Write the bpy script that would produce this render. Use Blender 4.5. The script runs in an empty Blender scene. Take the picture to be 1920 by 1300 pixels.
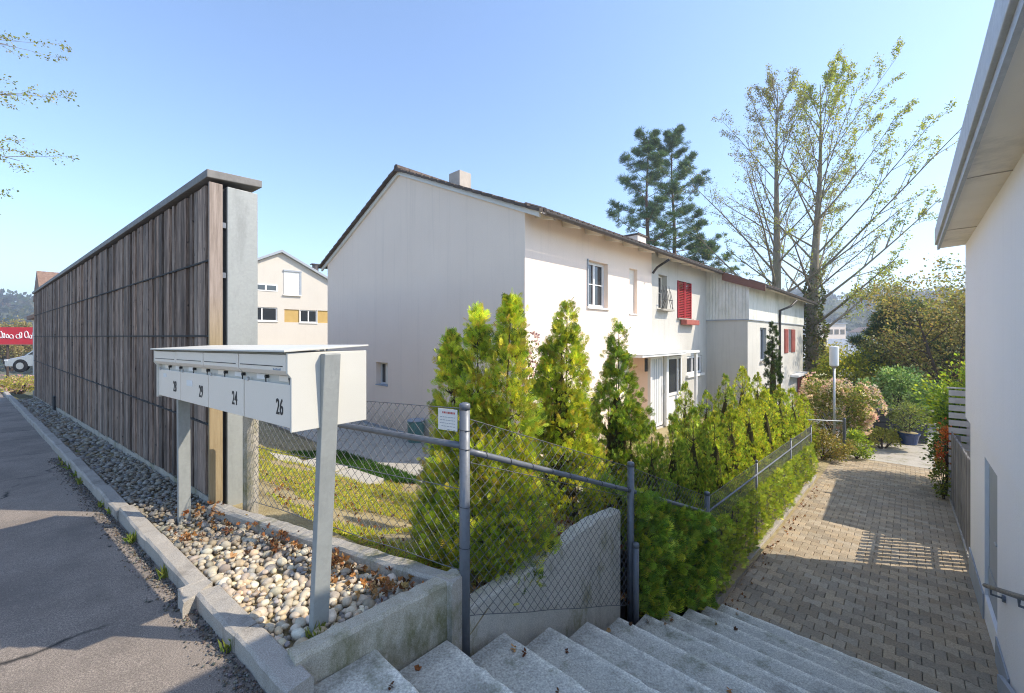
import bpy, bmesh, math, random
import numpy as np
from mathutils import Vector, noise as mnoise
R = math.radians
rnd = random.Random(7)
rng = np.random.default_rng(7)
SC = bpy.context.scene
COL = SC.collection
EYE = 1.6
HAZE = .0012
FPX = 790.0

def W(u, v, Y):                      # photo measurement at a known distance -> metres
    return Vector(((u - 960) / FPX * Y, Y, EYE - (v - 631) / FPX * Y))
def G(u, v, z):                      # photo measurement at a known height -> metres
    Y = (EYE - z) * FPX / (v - 631)
    return Vector(((u - 960) / FPX * Y, Y, z))

# ------------------------------------------------------------------ frames
class Fr:
    def __init__(s, o, ex, ey=None):
        s.o = Vector((o[0], o[1], o[2] if len(o) > 2 else 0))
        s.ex = Vector((ex[0], ex[1], 0)).normalized()
        s.ey = Vector((ey[0], ey[1], 0)).normalized() if ey else Vector((-s.ex.y, s.ex.x, 0))
        s.ez = Vector((0, 0, 1))
    def p(s, a, b, c):
        return s.o + s.ex * a + s.ey * b + s.ez * c
IDF = Fr((0, 0, 0), (1, 0))
RD = (-0.790, 0.613); RN = (0.613, 0.790)          # along the road, across it
FD = (0.684, 0.730); QD = (0.730, -0.684)          # along the terrace front, out towards the path
HF = Fr((0.258, 8.5, 0), FD, QD)
RF = Fr((0, 0, 0), RD, RN)

def slope_road(t):
    return -0.028 * max(0.0, t - 3.0)
def rz(x, y):
    return slope_road(x * RD[0] + y * RD[1])
def pathz(s):
    return -1.83 - 0.043 * max(0, s + 0.9)

# ------------------------------------------------------------------ mesh builder
class MB:
    def __init__(s, fr=None):
        s.v = []; s.f = []; s.c = []; s.fr = fr or IDF; s.cc = (1, 1, 1); s.m = []; s.mi = 0
    def add(s, pts, faces, raw=False):
        b = len(s.v)
        for p in pts:
            s.v.append(tuple(p) if raw else tuple(s.fr.p(*p)))
            s.c.append(s.cc)
        for f in faces:
            s.f.append([b + i for i in f]); s.m.append(s.mi)
        return s
    def box(s, a0, a1, b0, b1, c0, c1):
        P = [(a0, b0, c0), (a1, b0, c0), (a1, b1, c0), (a0, b1, c0), (a0, b0, c1), (a1, b0, c1), (a1, b1, c1), (a0, b1, c1)]
        return s.add(P, [(0, 3, 2, 1), (4, 5, 6, 7), (0, 1, 5, 4), (1, 2, 6, 5), (2, 3, 7, 6), (3, 0, 4, 7)])
    def quad(s, *P):
        return s.add(P, [tuple(range(len(P)))])
    def ext(s, poly, vec):           # polygon in frame coords swept by a frame vector
        n = len(poly); q = [tuple(p[i] + vec[i] for i in range(3)) for p in poly]
        F = [tuple(range(n))[::-1], tuple(range(n, 2 * n))] + [(i, (i + 1) % n, n + (i + 1) % n, n + i) for i in range(n)]
        return s.add(list(poly) + q, F)
    def tube(s, pts, r, n=8, raw=False, cap=True):
        P = [Vector(p) if raw else s.fr.p(*p) for p in pts]
        if not hasattr(r, '__len__'): r = [r] * len(P)
        b = len(s.v); prev = None
        for i, p in enumerate(P):
            d = (P[min(i + 1, len(P) - 1)] - P[max(i - 1, 0)])
            d = d.normalized() if d.length > 1e-9 else Vector((0, 0, 1))
            if prev is None:
                a = d.orthogonal().normalized()
            else:
                a = prev - d * prev.dot(d)
                a = a.normalized() if a.length > 1e-6 else d.orthogonal().normalized()
            prev = a; bb = d.cross(a)
            for k in range(n):
                t = 2 * math.pi * k / n
                s.v.append(tuple(p + (a * math.cos(t) + bb * math.sin(t)) * r[i])); s.c.append(s.cc)
        for i in range(len(P) - 1):
            for k in range(n):
                k2 = (k + 1) % n
                s.f.append([b + i * n + k, b + i * n + k2, b + (i + 1) * n + k2, b + (i + 1) * n + k]); s.m.append(s.mi)
        if cap and n > 2:
            s.f.append([b + k for k in range(n)][::-1]); s.m.append(s.mi)
            e = b + (len(P) - 1) * n
            s.f.append([e + k for k in range(n)]); s.m.append(s.mi)
        return s
    def build(s, name, mat, parent=None, bevel=0, smooth=False, recalc=True, local=False):
        me = bpy.data.meshes.new(name)
        o = bpy.data.objects.new(name, me); COL.objects.link(o)
        V = s.v
        if parent is not None and not local:
            L = parent.location
            if parent.parent is not None: L = L + parent.parent.location
            V = [(x - L.x, y - L.y, z - L.z) for x, y, z in V]
        me.from_pydata(V, [], s.f)
        if parent is not None: o.parent = parent
        for m in (mat if isinstance(mat, (list, tuple)) else [mat]): me.materials.append(m)
        if len(me.materials) > 1: me.polygons.foreach_set('material_index', s.m)
        at = me.color_attributes.new('Col', 'FLOAT_COLOR', 'POINT')
        ca = np.ones((len(V), 4), np.float32); ca[:, :3] = np.array(s.c, np.float32).reshape(-1, 3)
        at.data.foreach_set('color', ca.ravel())
        if recalc:
            bm = bmesh.new(); bm.from_mesh(me); bmesh.ops.recalc_face_normals(bm, faces=bm.faces[:]); bm.to_mesh(me); bm.free()
        if smooth: me.polygons.foreach_set('use_smooth', [True] * len(me.polygons))
        if bevel:
            md = o.modifiers.new('bevel', 'BEVEL'); md.width = bevel; md.segments = 2; md.limit_method = 'ANGLE'; md.angle_limit = R(40)
        me.update()
        return o

def np_mesh(name, V, F, col, mat, parent=None, smooth=False, loc=None):
    """V (n,3), F (m,k) with constant k, col (n,3)"""
    me = bpy.data.meshes.new(name)
    o = bpy.data.objects.new(name, me); COL.objects.link(o)
    V = np.asarray(V, np.float32)
    if loc is not None: V = V - np.array(loc, np.float32)
    k = F.shape[1]
    me.vertices.add(len(V)); me.vertices.foreach_set('co', V.ravel())
    me.loops.add(F.size); me.loops.foreach_set('vertex_index', F.astype(np.int32).ravel())
    me.polygons.add(len(F)); me.polygons.foreach_set('loop_start', np.arange(0, F.size, k, dtype=np.int32))
    if smooth: me.polygons.foreach_set('use_smooth', np.ones(len(F), bool))
    me.materials.append(mat)
    at = me.color_attributes.new('Col', 'FLOAT_COLOR', 'POINT')
    ca = np.ones((len(V), 4), np.float32); ca[:, :3] = col
    at.data.foreach_set('color', ca.ravel())
    me.update(calc_edges=True); me.validate()
    if parent is not None: o.parent = parent
    return o

def quads(name, Q, col, mat, parent=None, loc=None):
    """Q (n,4,3), col (n,3) per quad"""
    n = len(Q)
    return np_mesh(name, Q.reshape(-1, 3), np.arange(n * 4).reshape(n, 4), np.repeat(col, 4, 0), mat, parent, loc=loc)

def tag(o, label=None, cat=None, group=None, kind=None):
    if label: o['label'] = label
    if cat: o['category'] = cat
    if group: o['group'] = group
    if kind: o['kind'] = kind
    return o
def thing(name, label, cat, loc=(0, 0, 0), group=None):
    o = bpy.data.objects.new(name, None); COL.objects.link(o)
    o.location = loc; o.empty_display_size = 0.1
    return tag(o, label, cat, group)
def dup(o, loc, rz=0, sc=(1, 1, 1), label=None):
    r = o.copy(); COL.objects.link(r); r.location = loc; r.rotation_euler = (0, 0, rz); r.scale = sc
    if label: r['label'] = label
    for ch in list(o.children):
        c = ch.copy(); COL.objects.link(c); c.parent = r
        for g in ch.children:
            d = g.copy(); COL.objects.link(d); d.parent = c
    return r

# ------------------------------------------------------------------ materials
class NT:
    def __init__(s, name):
        s.m = bpy.data.materials.new(name); s.m.use_nodes = True
        s.t = s.m.node_tree; s.t.nodes.clear()
        s.out = s.n('ShaderNodeOutputMaterial')
        s.co = s.n('ShaderNodeTexCoord').outputs['Object']
    def n(s, typ, **kw):
        x = s.t.nodes.new(typ)
        for k, v in kw.items():
            if k in x.inputs: x.inputs[k].default_value = v
            else: setattr(x, k, v)
        return x
    def l(s, a, b): s.t.links.new(a, b)
    def mapping(s, scale, rot=(0, 0, 0)):
        m = s.n('ShaderNodeMapping'); m.inputs['Scale'].default_value = scale; m.inputs['Rotation'].default_value = rot
        s.l(s.co, m.inputs['Vector']); return m.outputs['Vector']
    def noise(s, scale, detail=5, rough=.55, vec=None, dist=0):
        x = s.n('ShaderNodeTexNoise'); x.inputs['Scale'].default_value = scale; x.inputs['Detail'].default_value = detail
        x.inputs['Roughness'].default_value = rough; x.inputs['Distortion'].default_value = dist
        s.l(vec if vec is not None else s.co, x.inputs['Vector']); return x.outputs['Fac']
    def ramp(s, fac, stops):
        x = s.n('ShaderNodeValToRGB'); e = x.color_ramp.elements
        while len(e) < len(stops): e.new(.5)
        for i, (p, c) in enumerate(stops):
            e[i].position = p; e[i].color = (*c, 1) if len(c) == 3 else c
        s.l(fac, x.inputs['Fac']); return x.outputs['Color']
    def mix(s, fac, a, b, mode='MIX'):
        x = s.n('ShaderNodeMix', data_type='RGBA', blend_type=mode)
        for sock, val in ((x.inputs[0], fac), (x.inputs[6], a), (x.inputs[7], b)):
            if isinstance(val, (int, float)): sock.default_value = val
            elif isinstance(val, tuple): sock.default_value = (*val, 1)
            else: s.l(val, sock)
        return x.outputs[2]
    def attr(s, name='Col'):
        x = s.n('ShaderNodeAttribute', attribute_name=name); return x.outputs['Color']
    def bump(s, h, strength, dist=.01, nrm=None):
        x = s.n('ShaderNodeBump'); x.inputs['Strength'].default_value = strength; x.inputs['Distance'].default_value = dist
        s.l(h, x.inputs['Height'])
        if nrm is not None: s.l(nrm, x.inputs['Normal'])
        return x.outputs['Normal']
    def pbr(s, col, rough=.8, metal=0, nrm=None, spec=.4):
        x = s.n('ShaderNodeBsdfPrincipled'); x.inputs['Metallic'].default_value = metal
        x.inputs['Specular IOR Level'].default_value = spec
        if isinstance(rough, (int, float)): x.inputs['Roughness'].default_value = rough
        else: s.l(rough, x.inputs['Roughness'])
        if isinstance(col, tuple): x.inputs['Base Color'].default_value = (*col, 1)
        else: s.l(col, x.inputs['Base Color'])
        if nrm is not None: s.l(nrm, x.inputs['Normal'])
        s.l(x.outputs[0], s.out.inputs['Surface']); return x

def simple(name, c1, c2=None, scale=4, rough=.75, bump=0, bscale=80, bdist=.004, metal=0, stain=None, stretch=(1, 1, 1), spec=.4, useattr=False, stain_scale=1.2, lo=.35, hi=.65):
    t = NT(name)
    c2 = c2 or tuple(x * .85 for x in c1)
    v = t.mapping(stretch) if stretch != (1, 1, 1) else None
    c = t.ramp(t.noise(scale, 8, .62, v), [(lo, c1), (hi, c2)])
    if stain:
        f = t.ramp(t.noise(stain_scale, 8, .7, t.mapping((1, 1, .45))), [(.5, (0, 0, 0)), (.72, (1, 1, 1))])
        c = t.mix(f, c, stain)
    if useattr: c = t.mix(1.0, c, t.attr(), 'MULTIPLY')
    n = t.bump(t.noise(bscale, 6, .6, v), bump, bdist) if bump else None
    t.pbr(c, rough, metal, n, spec)
    return t.m

def foliage(name, trans=.35, rough=.55, spec=.3):
    t = NT(name); c = t.attr()
    p = t.n('ShaderNodeBsdfPrincipled'); p.inputs['Roughness'].default_value = rough; p.inputs['Specular IOR Level'].default_value = spec
    t.l(c, p.inputs['Base Color'])
    tr = t.n('ShaderNodeBsdfTranslucent'); t.l(t.mix(1.0, c, (1.25, 1.2, .7), 'MULTIPLY'), tr.inputs['Color'])
    mx = t.n('ShaderNodeMixShader'); mx.inputs[0].default_value = trans
    t.l(p.outputs[0], mx.inputs[1]); t.l(tr.outputs[0], mx.inputs[2]); t.l(mx.outputs[0], t.out.inputs['Surface'])
    return t.m

def mk_asphalt():
    t = NT('asphalt')
    sp = t.mix(.45, t.noise(150, 3, .85), t.noise(420, 2, .8)); big = t.noise(1.3, 8, .65)
    c = t.ramp(sp, [(.36, (.085, .072, .06)), (.5, (.245, .205, .17)), (.62, (.56, .47, .39))])
    c = t.mix(t.ramp(big, [(.42, (0, 0, 0)), (.62, (.55, .55, .55))]), c, (.115, .098, .085))
    c = t.mix(t.ramp(t.noise(5, 6, .7), [(.55, (0, 0, 0)), (.75, (.5, .5, .5))]), c, (.19, .165, .14))
    vo = t.n('ShaderNodeTexVoronoi', feature='DISTANCE_TO_EDGE'); vo.inputs['Scale'].default_value = .55
    w = t.n('ShaderNodeMix', data_type='VECTOR'); w.inputs[0].default_value = .22
    nz = t.n('ShaderNodeTexNoise'); nz.inputs['Scale'].default_value = 3.5; nz.inputs['Detail'].default_value = 8
    t.l(t.co, nz.inputs['Vector']); t.l(t.co, w.inputs[4]); t.l(nz.outputs['Color'], w.inputs[5]); t.l(w.outputs[1], vo.inputs['Vector'])
    gate = t.ramp(t.noise(.8, 4), [(.46, (0, 0, 0)), (.54, (1, 1, 1))])
    cr = t.ramp(vo.outputs['Distance'], [(.0, (1, 1, 1)), (.012, (0, 0, 0))])
    c = t.mix(t.mix(1.0, cr, gate, 'MULTIPLY'), c, (.02, .019, .018))
    h = t.mix(.35, t.noise(260, 3, .8), t.noise(30, 4, .6))
    t.pbr(c, .85, 0, t.bump(h, .9, .006), .3)
    return t.m
def mk_concrete(name, a, b, moss=None, fine=180, moss_lo=.5, amt=.42, useattr=False):
    t = NT(name)
    c = t.ramp(t.noise(3.2, 10, .7), [(.3, a), (.7, b)])
    c = t.mix(amt, c, t.ramp(t.noise(fine, 3, .75), [(.34, tuple(x * .40 for x in a)), (.64, tuple(min(1, x * 1.5) for x in b))]))
    c = t.mix(t.ramp(t.noise(2.1, 8, .75, t.mapping((1.4, 1.4, .35))), [(.52, (0, 0, 0)), (.75, (.8, .8, .8))]), c, tuple(x * .38 for x in a))
    if moss:
        f = t.ramp(t.noise(2.6, 9, .75, t.mapping((1, 1, .5))), [(moss_lo, (0, 0, 0)), (moss_lo + .16, (.9, .9, .9))])
        c = t.mix(f, c, moss)
    if useattr: c = t.mix(1.0, c, t.attr(), 'MULTIPLY')
    h = t.mix(.5, t.noise(70, 5, .7), t.noise(260, 3, .8))
    t.pbr(c, .9, 0, t.bump(h, .55, .008), .25)
    return t.m
def mk_wood():
    t = NT('weathered_board')
    v = t.mapping((30, 30, 1.6))
    g = t.noise(2.2, 8, .7, v, .3)
    c = t.ramp(g, [(.28, (.050, .040, .034)), (.5, (.225, .180, .148)), (.74, (.54, .455, .385))])
    c = t.mix(t.ramp(t.noise(1.1, 6, .7, t.mapping((2.2, 2.2, .55))), [(.45, (0, 0, 0)), (.72, (.75, .75, .75))]), c, (.030, .026, .027))
    c = t.mix(t.ramp(t.noise(10, 3, .5, t.mapping((1.2, 1.2, .9))), [(.68, (0, 0, 0)), (.73, (.85, .85, .85))]), c, (.02, .017, .016))
    c = t.mix(1.0, c, t.attr(), 'MULTIPLY')
    t.pbr(c, .85, 0, t.bump(g, .6, .006), .25)
    return t.m
def mk_post_wood():
    t = NT('pale_timber')
    g = t.noise(2.0, 8, .7, t.mapping((28, 28, 1.5)), .3)
    c = t.ramp(g, [(.3, (.20, .155, .125)), (.7, (.38, .31, .265))])
    # lower half is the fresher yellow wood, the upper is greyed by weather
    sx = t.n('ShaderNodeSeparateXYZ'); t.l(t.co, sx.inputs[0])
    mr = t.n('ShaderNodeMapRange'); mr.inputs['From Min'].default_value = 2.0; mr.inputs['From Max'].default_value = 1.5
    t.l(sx.outputs['Z'], mr.inputs['Value'])
    y = t.ramp(g, [(.3, (.24, .175, .095)), (.7, (.37, .29, .175))])
    c = t.mix(mr.outputs[0], c, y)
    t.pbr(c, .75, 0, t.bump(g, .4, .004), .3)
    return t.m
def mk_galv(name='galvanised_steel', a=(.40, .42, .43), b=(.56, .58, .59), metal=.55, rough=.5):
    t = NT(name)
    vo = t.n('ShaderNodeTexVoronoi'); vo.inputs['Scale'].default_value = 55; t.l(t.co, vo.inputs['Vector'])
    c = t.ramp(vo.outputs['Color'], [(-.0, tuple((x*2+y)/3 for x,y in zip(a,b))), (1, tuple((x+2*y)/3 for x,y in zip(a,b)))])
    c = t.mix(t.ramp(t.noise(3, 8, .7, t.mapping((1.5, 1.5, .4))), [(.5, (0, 0, 0)), (.75, (.6, .6, .6))]), c, tuple(x * .62 for x in a))
    t.pbr(c, t.ramp(t.noise(18, 5), [(.3, (rough - .1,) * 3), (.7, (rough + .15,) * 3)]), metal, None, .5)
    return t.m
def mk_render(name, c, d, bump=.35, streak=.5, bscale=140, splash=None):
    t = NT(name)
    col = t.ramp(t.noise(.55, 8, .62), [(.3, c), (.72, d)])
    f = t.ramp(t.noise(1.5, 8, .72, t.mapping((4.2, 4.2, .16))), [(.53, (0, 0, 0)), (.8, (streak,) * 3)])
    col = t.mix(f, col, tuple(x * .72 for x in d))
    vo = t.n('ShaderNodeTexVoronoi', feature='DISTANCE_TO_EDGE'); vo.inputs['Scale'].default_value = .42
    nz = t.n('ShaderNodeTexNoise'); nz.inputs['Scale'].default_value = 2.2; nz.inputs['Detail'].default_value = 7; t.l(t.co, nz.inputs['Vector'])
    w = t.n('ShaderNodeMix', data_type='VECTOR'); w.inputs[0].default_value = .3; t.l(t.co, w.inputs[4]); t.l(nz.outputs['Color'], w.inputs[5]); t.l(w.outputs[1], vo.inputs['Vector'])
    cr = t.mix(1.0, t.ramp(vo.outputs['Distance'], [(.0, (.0, .0, .0)), (.005, (0, 0, 0))]), t.ramp(t.noise(.7, 3), [(.5, (0, 0, 0)), (.58, (1, 1, 1))]), 'MULTIPLY')
    col = t.mix(cr, col, tuple(x * .45 for x in d))
    if splash is not None:
        sx = t.n('ShaderNodeSeparateXYZ'); t.l(t.co, sx.inputs[0]); mr = t.n('ShaderNodeMapRange'); mr.inputs['From Min'].default_value = splash + .5; mr.inputs['From Max'].default_value = splash - .15
        t.l(sx.outputs['Z'], mr.inputs['Value'])
        col = t.mix(t.mix(1.0, mr.outputs[0], t.ramp(t.noise(5, 8, .75), [(.35, (.1, .1, .1)), (.7, (.8, .8, .8))]), 'MULTIPLY'), col, (.36, .31, .25))
    h = t.mix(.4, t.noise(bscale, 4, .7), t.noise(9, 5, .6))
    t.pbr(col, .9, 0, t.bump(h, bump, .01), .2)
    return t.m
def mk_attr(name, rough=.8, nscale=40, amt=.5, bump=.3, bscale=120, spec=.35, lo=.55):
    t = NT(name)
    c = t.mix(1.0, t.attr(), t.ramp(t.noise(nscale, 6, .7), [(.3, (lo,) * 3), (.7, (1.15, 1.15, 1.15))]), 'MULTIPLY')
    t.pbr(c, rough, 0, t.bump(t.noise(bscale, 4, .7), bump, .005) if bump else None, spec)
    return t.m
def mk_glass(name, c=(.03, .035, .04)):
    t = NT(name); t.pbr(c, .06, 0, None, .9); return t.m
def mk_ground(name, cols, scale=2.2, fine=40):
    t = NT(name)
    c = t.ramp(t.noise(scale, 9, .72), [(.25 + .5 * i / (len(cols) - 1), k) for i, k in enumerate(cols)])
    c = t.mix(.5, c, t.ramp(t.noise(fine, 5, .8), [(.3, tuple(x * .4 for x in cols[0])), (.7, tuple(x * 1.4 for x in cols[-1]))]))
    t.pbr(c, .95, 0, t.bump(t.noise(fine, 6, .75), .8, .03), .15)
    return t.m

M = dict(
    asphalt=mk_asphalt(),
    kerb=mk_concrete('kerb_concrete', (.30, .27, .235), (.42, .385, .335), None),
    conc=mk_concrete('old_concrete', (.34, .31, .26), (.47, .43, .37), (.13, .125, .03), moss_lo=.52),
    mossconc=mk_concrete('mossy_concrete', (.34, .305, .235), (.52, .475, .38), (.12, .115, .03), moss_lo=.45),
    palewall=mk_concrete('pale_retaining_concrete', (.46, .43, .36), (.62, .58, .50), (.19, .17, .045), moss_lo=.52),
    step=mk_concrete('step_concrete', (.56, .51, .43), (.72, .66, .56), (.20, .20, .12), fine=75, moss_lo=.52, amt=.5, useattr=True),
    dirt=simple('step_dirt', (.06, .055, .045), (.11, .10, .08), 30, .95), wood=mk_wood(), pwood=mk_post_wood(),
    galv=mk_galv(), galvd=mk_galv('grey_pipe', (.12, .13, .15), (.20, .215, .24), .3, .45),
    galvl=mk_galv('pale_zinc', (.27, .28, .27), (.37, .385, .37), .15, .55),
    zincl=mk_galv('light_zinc_fascia', (.42, .45, .48), (.62, .65, .68), .15, .45),
    cap=mk_galv('zinc_coping', (.15, .14, .13), (.21, .20, .185), .2, .6),
    wire=simple('fence_wire', (.13, .13, .135), (.21, .21, .215), 30, .5, metal=.4),
    box=simple('cream_enamel', (.58, .56, .50), (.62, .60, .54), 2, .42, spec=.45),
    boxdoor=simple('grey_enamel', (.80, .72, .61), (.82, .74, .63), 2, .40, spec=.45),
    dark=simple('dark_gap', (.02, .02, .02), (.03, .03, .03), 5, .8),
    ink=simple('black_vinyl', (.02, .02, .022), (.03, .03, .03), 5, .5),
    paper=simple('white_paper', (.80, .79, .76), (.74, .73, .70), 9, .7),
    redink=simple('red_ink', (.45, .07, .06), (.55, .12, .1), 60, .7),
    rend=mk_render('white_render', (.95, .785, .655), (.90, .735, .61), .35, .36, 140, .3),
    rend2=mk_render('grey_white_render', (.60, .575, .52), (.49, .47, .425), .6, .6),
    rend3=mk_render('blue_white_render', (.87, .865, .86), (.83, .825, .825), .6, .15, 160),
    beige=mk_render('beige_render', (.62, .575, .51), (.58, .535, .475), .3, .15),
    plinth=simple('grey_plinth_paint', (.33, .36, .40), (.38, .41, .45), 3, .8, .2),
    greydoor=simple('grey_door_paint', (.30, .335, .375), (.34, .375, .41), 2, .55),
    white=simple('white_paint', (.80, .79, .77), (.76, .75, .73), 3, .5),
    soffit=simple('cream_soffit', (.86, .79, .68), (.80, .73, .62), 1.5, .7, .2, 30, stain=(.50, .46, .40)),
    tile=simple('roof_tile', (.085, .062, .05), (.14, .105, .085), 9, .85, .5, 60, stain=(.06, .055, .045)),
    tileb=simple('brown_tile', (.17, .10, .07), (.26, .17, .12), 6, .85, .4, 60),
    brownbd=simple('brown_board', (.17, .075, .05), (.22, .11, .075), 6, .6, .2, stretch=(1, 1, 6)),
    clad=simple('pale_cladding', (.66, .65, .585), (.74, .73, .67), 5, .7, .25, 40, stain=(.44, .45, .37), stretch=(1, 1, .3)),
    red=simple('red_shutter_paint', (.42, .028, .035), (.34, .022, .03), 9, .5),
    faded=simple('faded_red_paint', (.40, .12, .09), (.34, .09, .07), 9, .6),
    gutter=simple('brown_gutter', (.075, .062, .055), (.11, .095, .085), 8, .5, metal=.3),
    pipe=simple('dark_downpipe', (.035, .033, .033), (.05, .047, .045), 8, .45, metal=.3),
    chim=simple('chimney_render', (.50, .44, .38), (.42, .37, .32), 7, .9, .4),
    glass=mk_glass('window_glass'), curtain=simple('net_curtain', (.55, .55, .53), (.38, .38, .37), 14, .9, stretch=(4, 4, .5)),
    yellow=simple('yellow_panel', (.52, .35, .12), (.47, .31, .10), 3, .7),
    stone=mk_attr('river_pebble', .65, 35, .5, .25, 90, .4, .72), grit=mk_attr('road_grit', .9, 60, .5, 0),
    deadleaf=foliage('dead_leaf', .25, .8, .1),
    paver=mk_attr('concrete_paver', .9, 55, .5, .5, 220, .25, .6),
    joint=mk_ground('joint_sand', [(.035, .03, .025), (.075, .065, .05)], 9, 90),
    slab=mk_concrete('path_concrete', (.37, .34, .29), (.47, .44, .38), None),
    soil=mk_ground('garden_soil', [(.22, .15, .09), (.38, .29, .18), (.52, .42, .28), (.34, .30, .12)], 2.6, 45),
    grassbase=mk_ground('turf', [(.05, .07, .015), (.09, .11, .025), (.14, .13, .05)], 2.0, 60),
    land=mk_ground('open_ground', [(.07, .075, .035), (.12, .12, .055), (.17, .15, .09)], .3, 4),
    hill=mk_ground('wooded_hill', [(.035, .045, .025), (.06, .07, .035), (.10, .105, .05)], .02, .15),
    bark=simple('grey_bark', (.34, .28, .20), (.20, .16, .11), 6, .95, .8, 25, .03, stretch=(1, 1, .3), stain=(.18, .17, .06)),
    barkd=simple('dark_bark', (.09, .065, .05), (.05, .037, .03), 8, .95, .8, 30, .02, stretch=(1, 1, .3)),
    barkr=simple('pine_bark', (.20, .115, .075), (.11, .065, .045), 6, .95, .8, 25, .02, stretch=(1, 1, .4)),
    twigshade=mk_ground('shaded_twig_mass', [(.035, .035, .012), (.07, .065, .022), (.10, .08, .035)], 14, 60), thuja=foliage('thuja_spray', .28, .5, .3), leaf=foliage('leaf', .45, .5, .35), needle=foliage('needle', .18, .5, .3), petal=foliage('petal', .4, .6, .2),
    fencewood=simple('grey_fence_board', (.16, .15, .145), (.26, .245, .23), 3, .85, .4, 30, stretch=(14, 14, .8), useattr=True),
    slat=simple('pale_grey_slat', (.42, .40, .39), (.54, .52, .50), 3, .8, .25, 30),
    blackwood=simple('black_sleepers', (.030, .030, .033), (.055, .054, .058), 5, .8, .4, 20),
    bluepot=simple('blue_glaze', (.012, .035, .11), (.02, .05, .14), 4, .25, spec=.6),
    lamp=simple('opal_lamp', (.80, .80, .79), (.77, .77, .76), 2, .35),
    banner=simple('red_banner', (.62, .03, .045), (.55, .025, .04), 2, .6),
    carpaint=simple('silver_car_paint', (.55, .57, .60), (.58, .60, .63), 2, .25, metal=.5, spec=.6),
    tyre=simple('rubber', (.02, .02, .02), (.03, .03, .03), 9, .85), rim=simple('alloy', (.5, .5, .52), (.6, .6, .62), 5, .3, metal=.8),
    teal=simple('teal_plastic', (.10, .22, .21), (.12, .26, .24), 4, .5),
    bluegrey=simple('slate_roof', (.19, .225, .27), (.24, .275, .32), .6, .7),
)

# ================================================================== SETTING
def sm(x): x = max(0.0, min(1.0, x)); return x * x * (3 - 2 * x)
def sq(x, y):
    dx, dy = x - .258, y - 8.5
    return dx * FD[0] + dy * FD[1], dx * QD[0] + dy * QD[1]
def garden_z(s, q):
    lo = float(np.interp(s, [-6, -4.95, -4.4, -3.1, -2.4, 2, 9, 12], [-.07, -.10, -.42, -.93, -1.10, -1.22, -1.35, -1.6]))
    hi = float(np.interp(s, [-6, -4.7, -3.0, -1.2, 2, 9, 12], [-.16, -.17, -.22, -1.02, -1.22, -1.35, -1.6]))
    k = sm((q - 1.2) / 1.6); base = lo + (hi - lo) * k
    drop = sm((q - 1) / 2.9) * float(np.interp(s, [-3, -1, 8], [0, -.62, -.85]))
    return base + drop
def Gt(u, v):                        # photo measurement on the garden ground
    z = -.6
    for _ in range(12):
        p = G(u, v, z); z = .5 * z + .5 * gz(p.x, p.y)
    return G(u, v, z)
def gz(x, y):
    return garden_z(*sq(x, y))

def grid_sheet(name, mat, A, B, fn, kind='structure'):
    """fn(a,b)->(x,y,z)"""
    V = np.array([fn(a, b) for a in A for b in B]); nb = len(B)
    F = np.array([(i * nb + j, (i + 1) * nb + j, (i + 1) * nb + j + 1, i * nb + j + 1) for i in range(len(A) - 1) for j in range(nb - 1)])
    o = np_mesh(name, V, F, (1, 1, 1), mat, smooth=True)
    me = o.data
    if me.polygons[0].normal.z < 0: me.flip_normals()
    return tag(o, kind=kind)

def land_z(x, y):
    s, q = sq(x, y); n = x * RN[0] + y * RN[1]; d = math.hypot(x, y)
    if n < .3: z = max(-2.6, rz(x, y)) - .1
    elif s < 13 and d < 60: z = -2.9
    else: z = -3.0
    if d > 40 and n > .3: z -= min(7, (d - 40) * .06)
    return z
g = [0]
st = .75
while g[-1] < 900:
    g.append(g[-1] + st); st = st if g[-1] < 30 else st * 1.16
g = sorted(set([-x for x in g] + g))
grid_sheet('ground', M['land'], g, [x for x in g if x > -40], lambda a, b: (a, b, land_z(a, b)))

# road
TT = list(np.arange(-14, 70, .5)); NN = [-7, -5.2, -4, -3, -2, -1.4, -.9, -.4, 0, .3, .6, .835]
rd = grid_sheet('road', M['asphalt'], TT, NN, lambda t, n: tuple(RF.p(t, n, slope_road(t) + .012 * math.sin(n * 2.1 + t * .7) * (1 if n < .5 else 0))))
# kerbs: laid stones, one long run and the displaced near ones
def kerb_run(name, t0, t1, n0, n1, mat, z1=.10, seed=1, step=1.0):
    r = random.Random(seed); m = MB(RF); t = t0
    while t < t1 - .01:
        L = min(step, t1 - t); jz = r.uniform(-.008, .008); jn = r.uniform(-.006, .006); z = slope_road(t + L / 2) + z1 + jz
        K = 6
        pts = []
        P = []; F = []
        for i in range(K + 1):
            a = t + .003 + (L - .006) * i / K
            w = [r.uniform(-.005, .005) for _ in range(4)]
            P += [(a, n0 + jn + w[0], z - .25), (a, n0 + jn + w[1], z - .012), (a, n0 + .015 + jn, z + w[2]), (a, n1 - .012 + jn, z + w[3]), (a, n1 + jn, z - .012), (a, n1 + jn, z - .25)]
        for i in range(K):
            for j in range(5): F.append((i * 6 + j, i * 6 + j + 1, (i + 1) * 6 + j + 1, (i + 1) * 6 + j))
        F += [(0, 1, 2, 3, 4, 5), tuple(K * 6 + k for k in (5, 4, 3, 2, 1, 0))]
        m.add(P, F); t += L
    return tag(m.build(name, mat, smooth=False), kind='structure')
kerb_run('kerb', 3.12, 60, .815, .925, M['kerb'], seed=3)
tag(kerb_run('kerb', 1.84, 2.98, .82, .94, M['kerb'], seed=9, step=.57), kind='structure')
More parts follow.
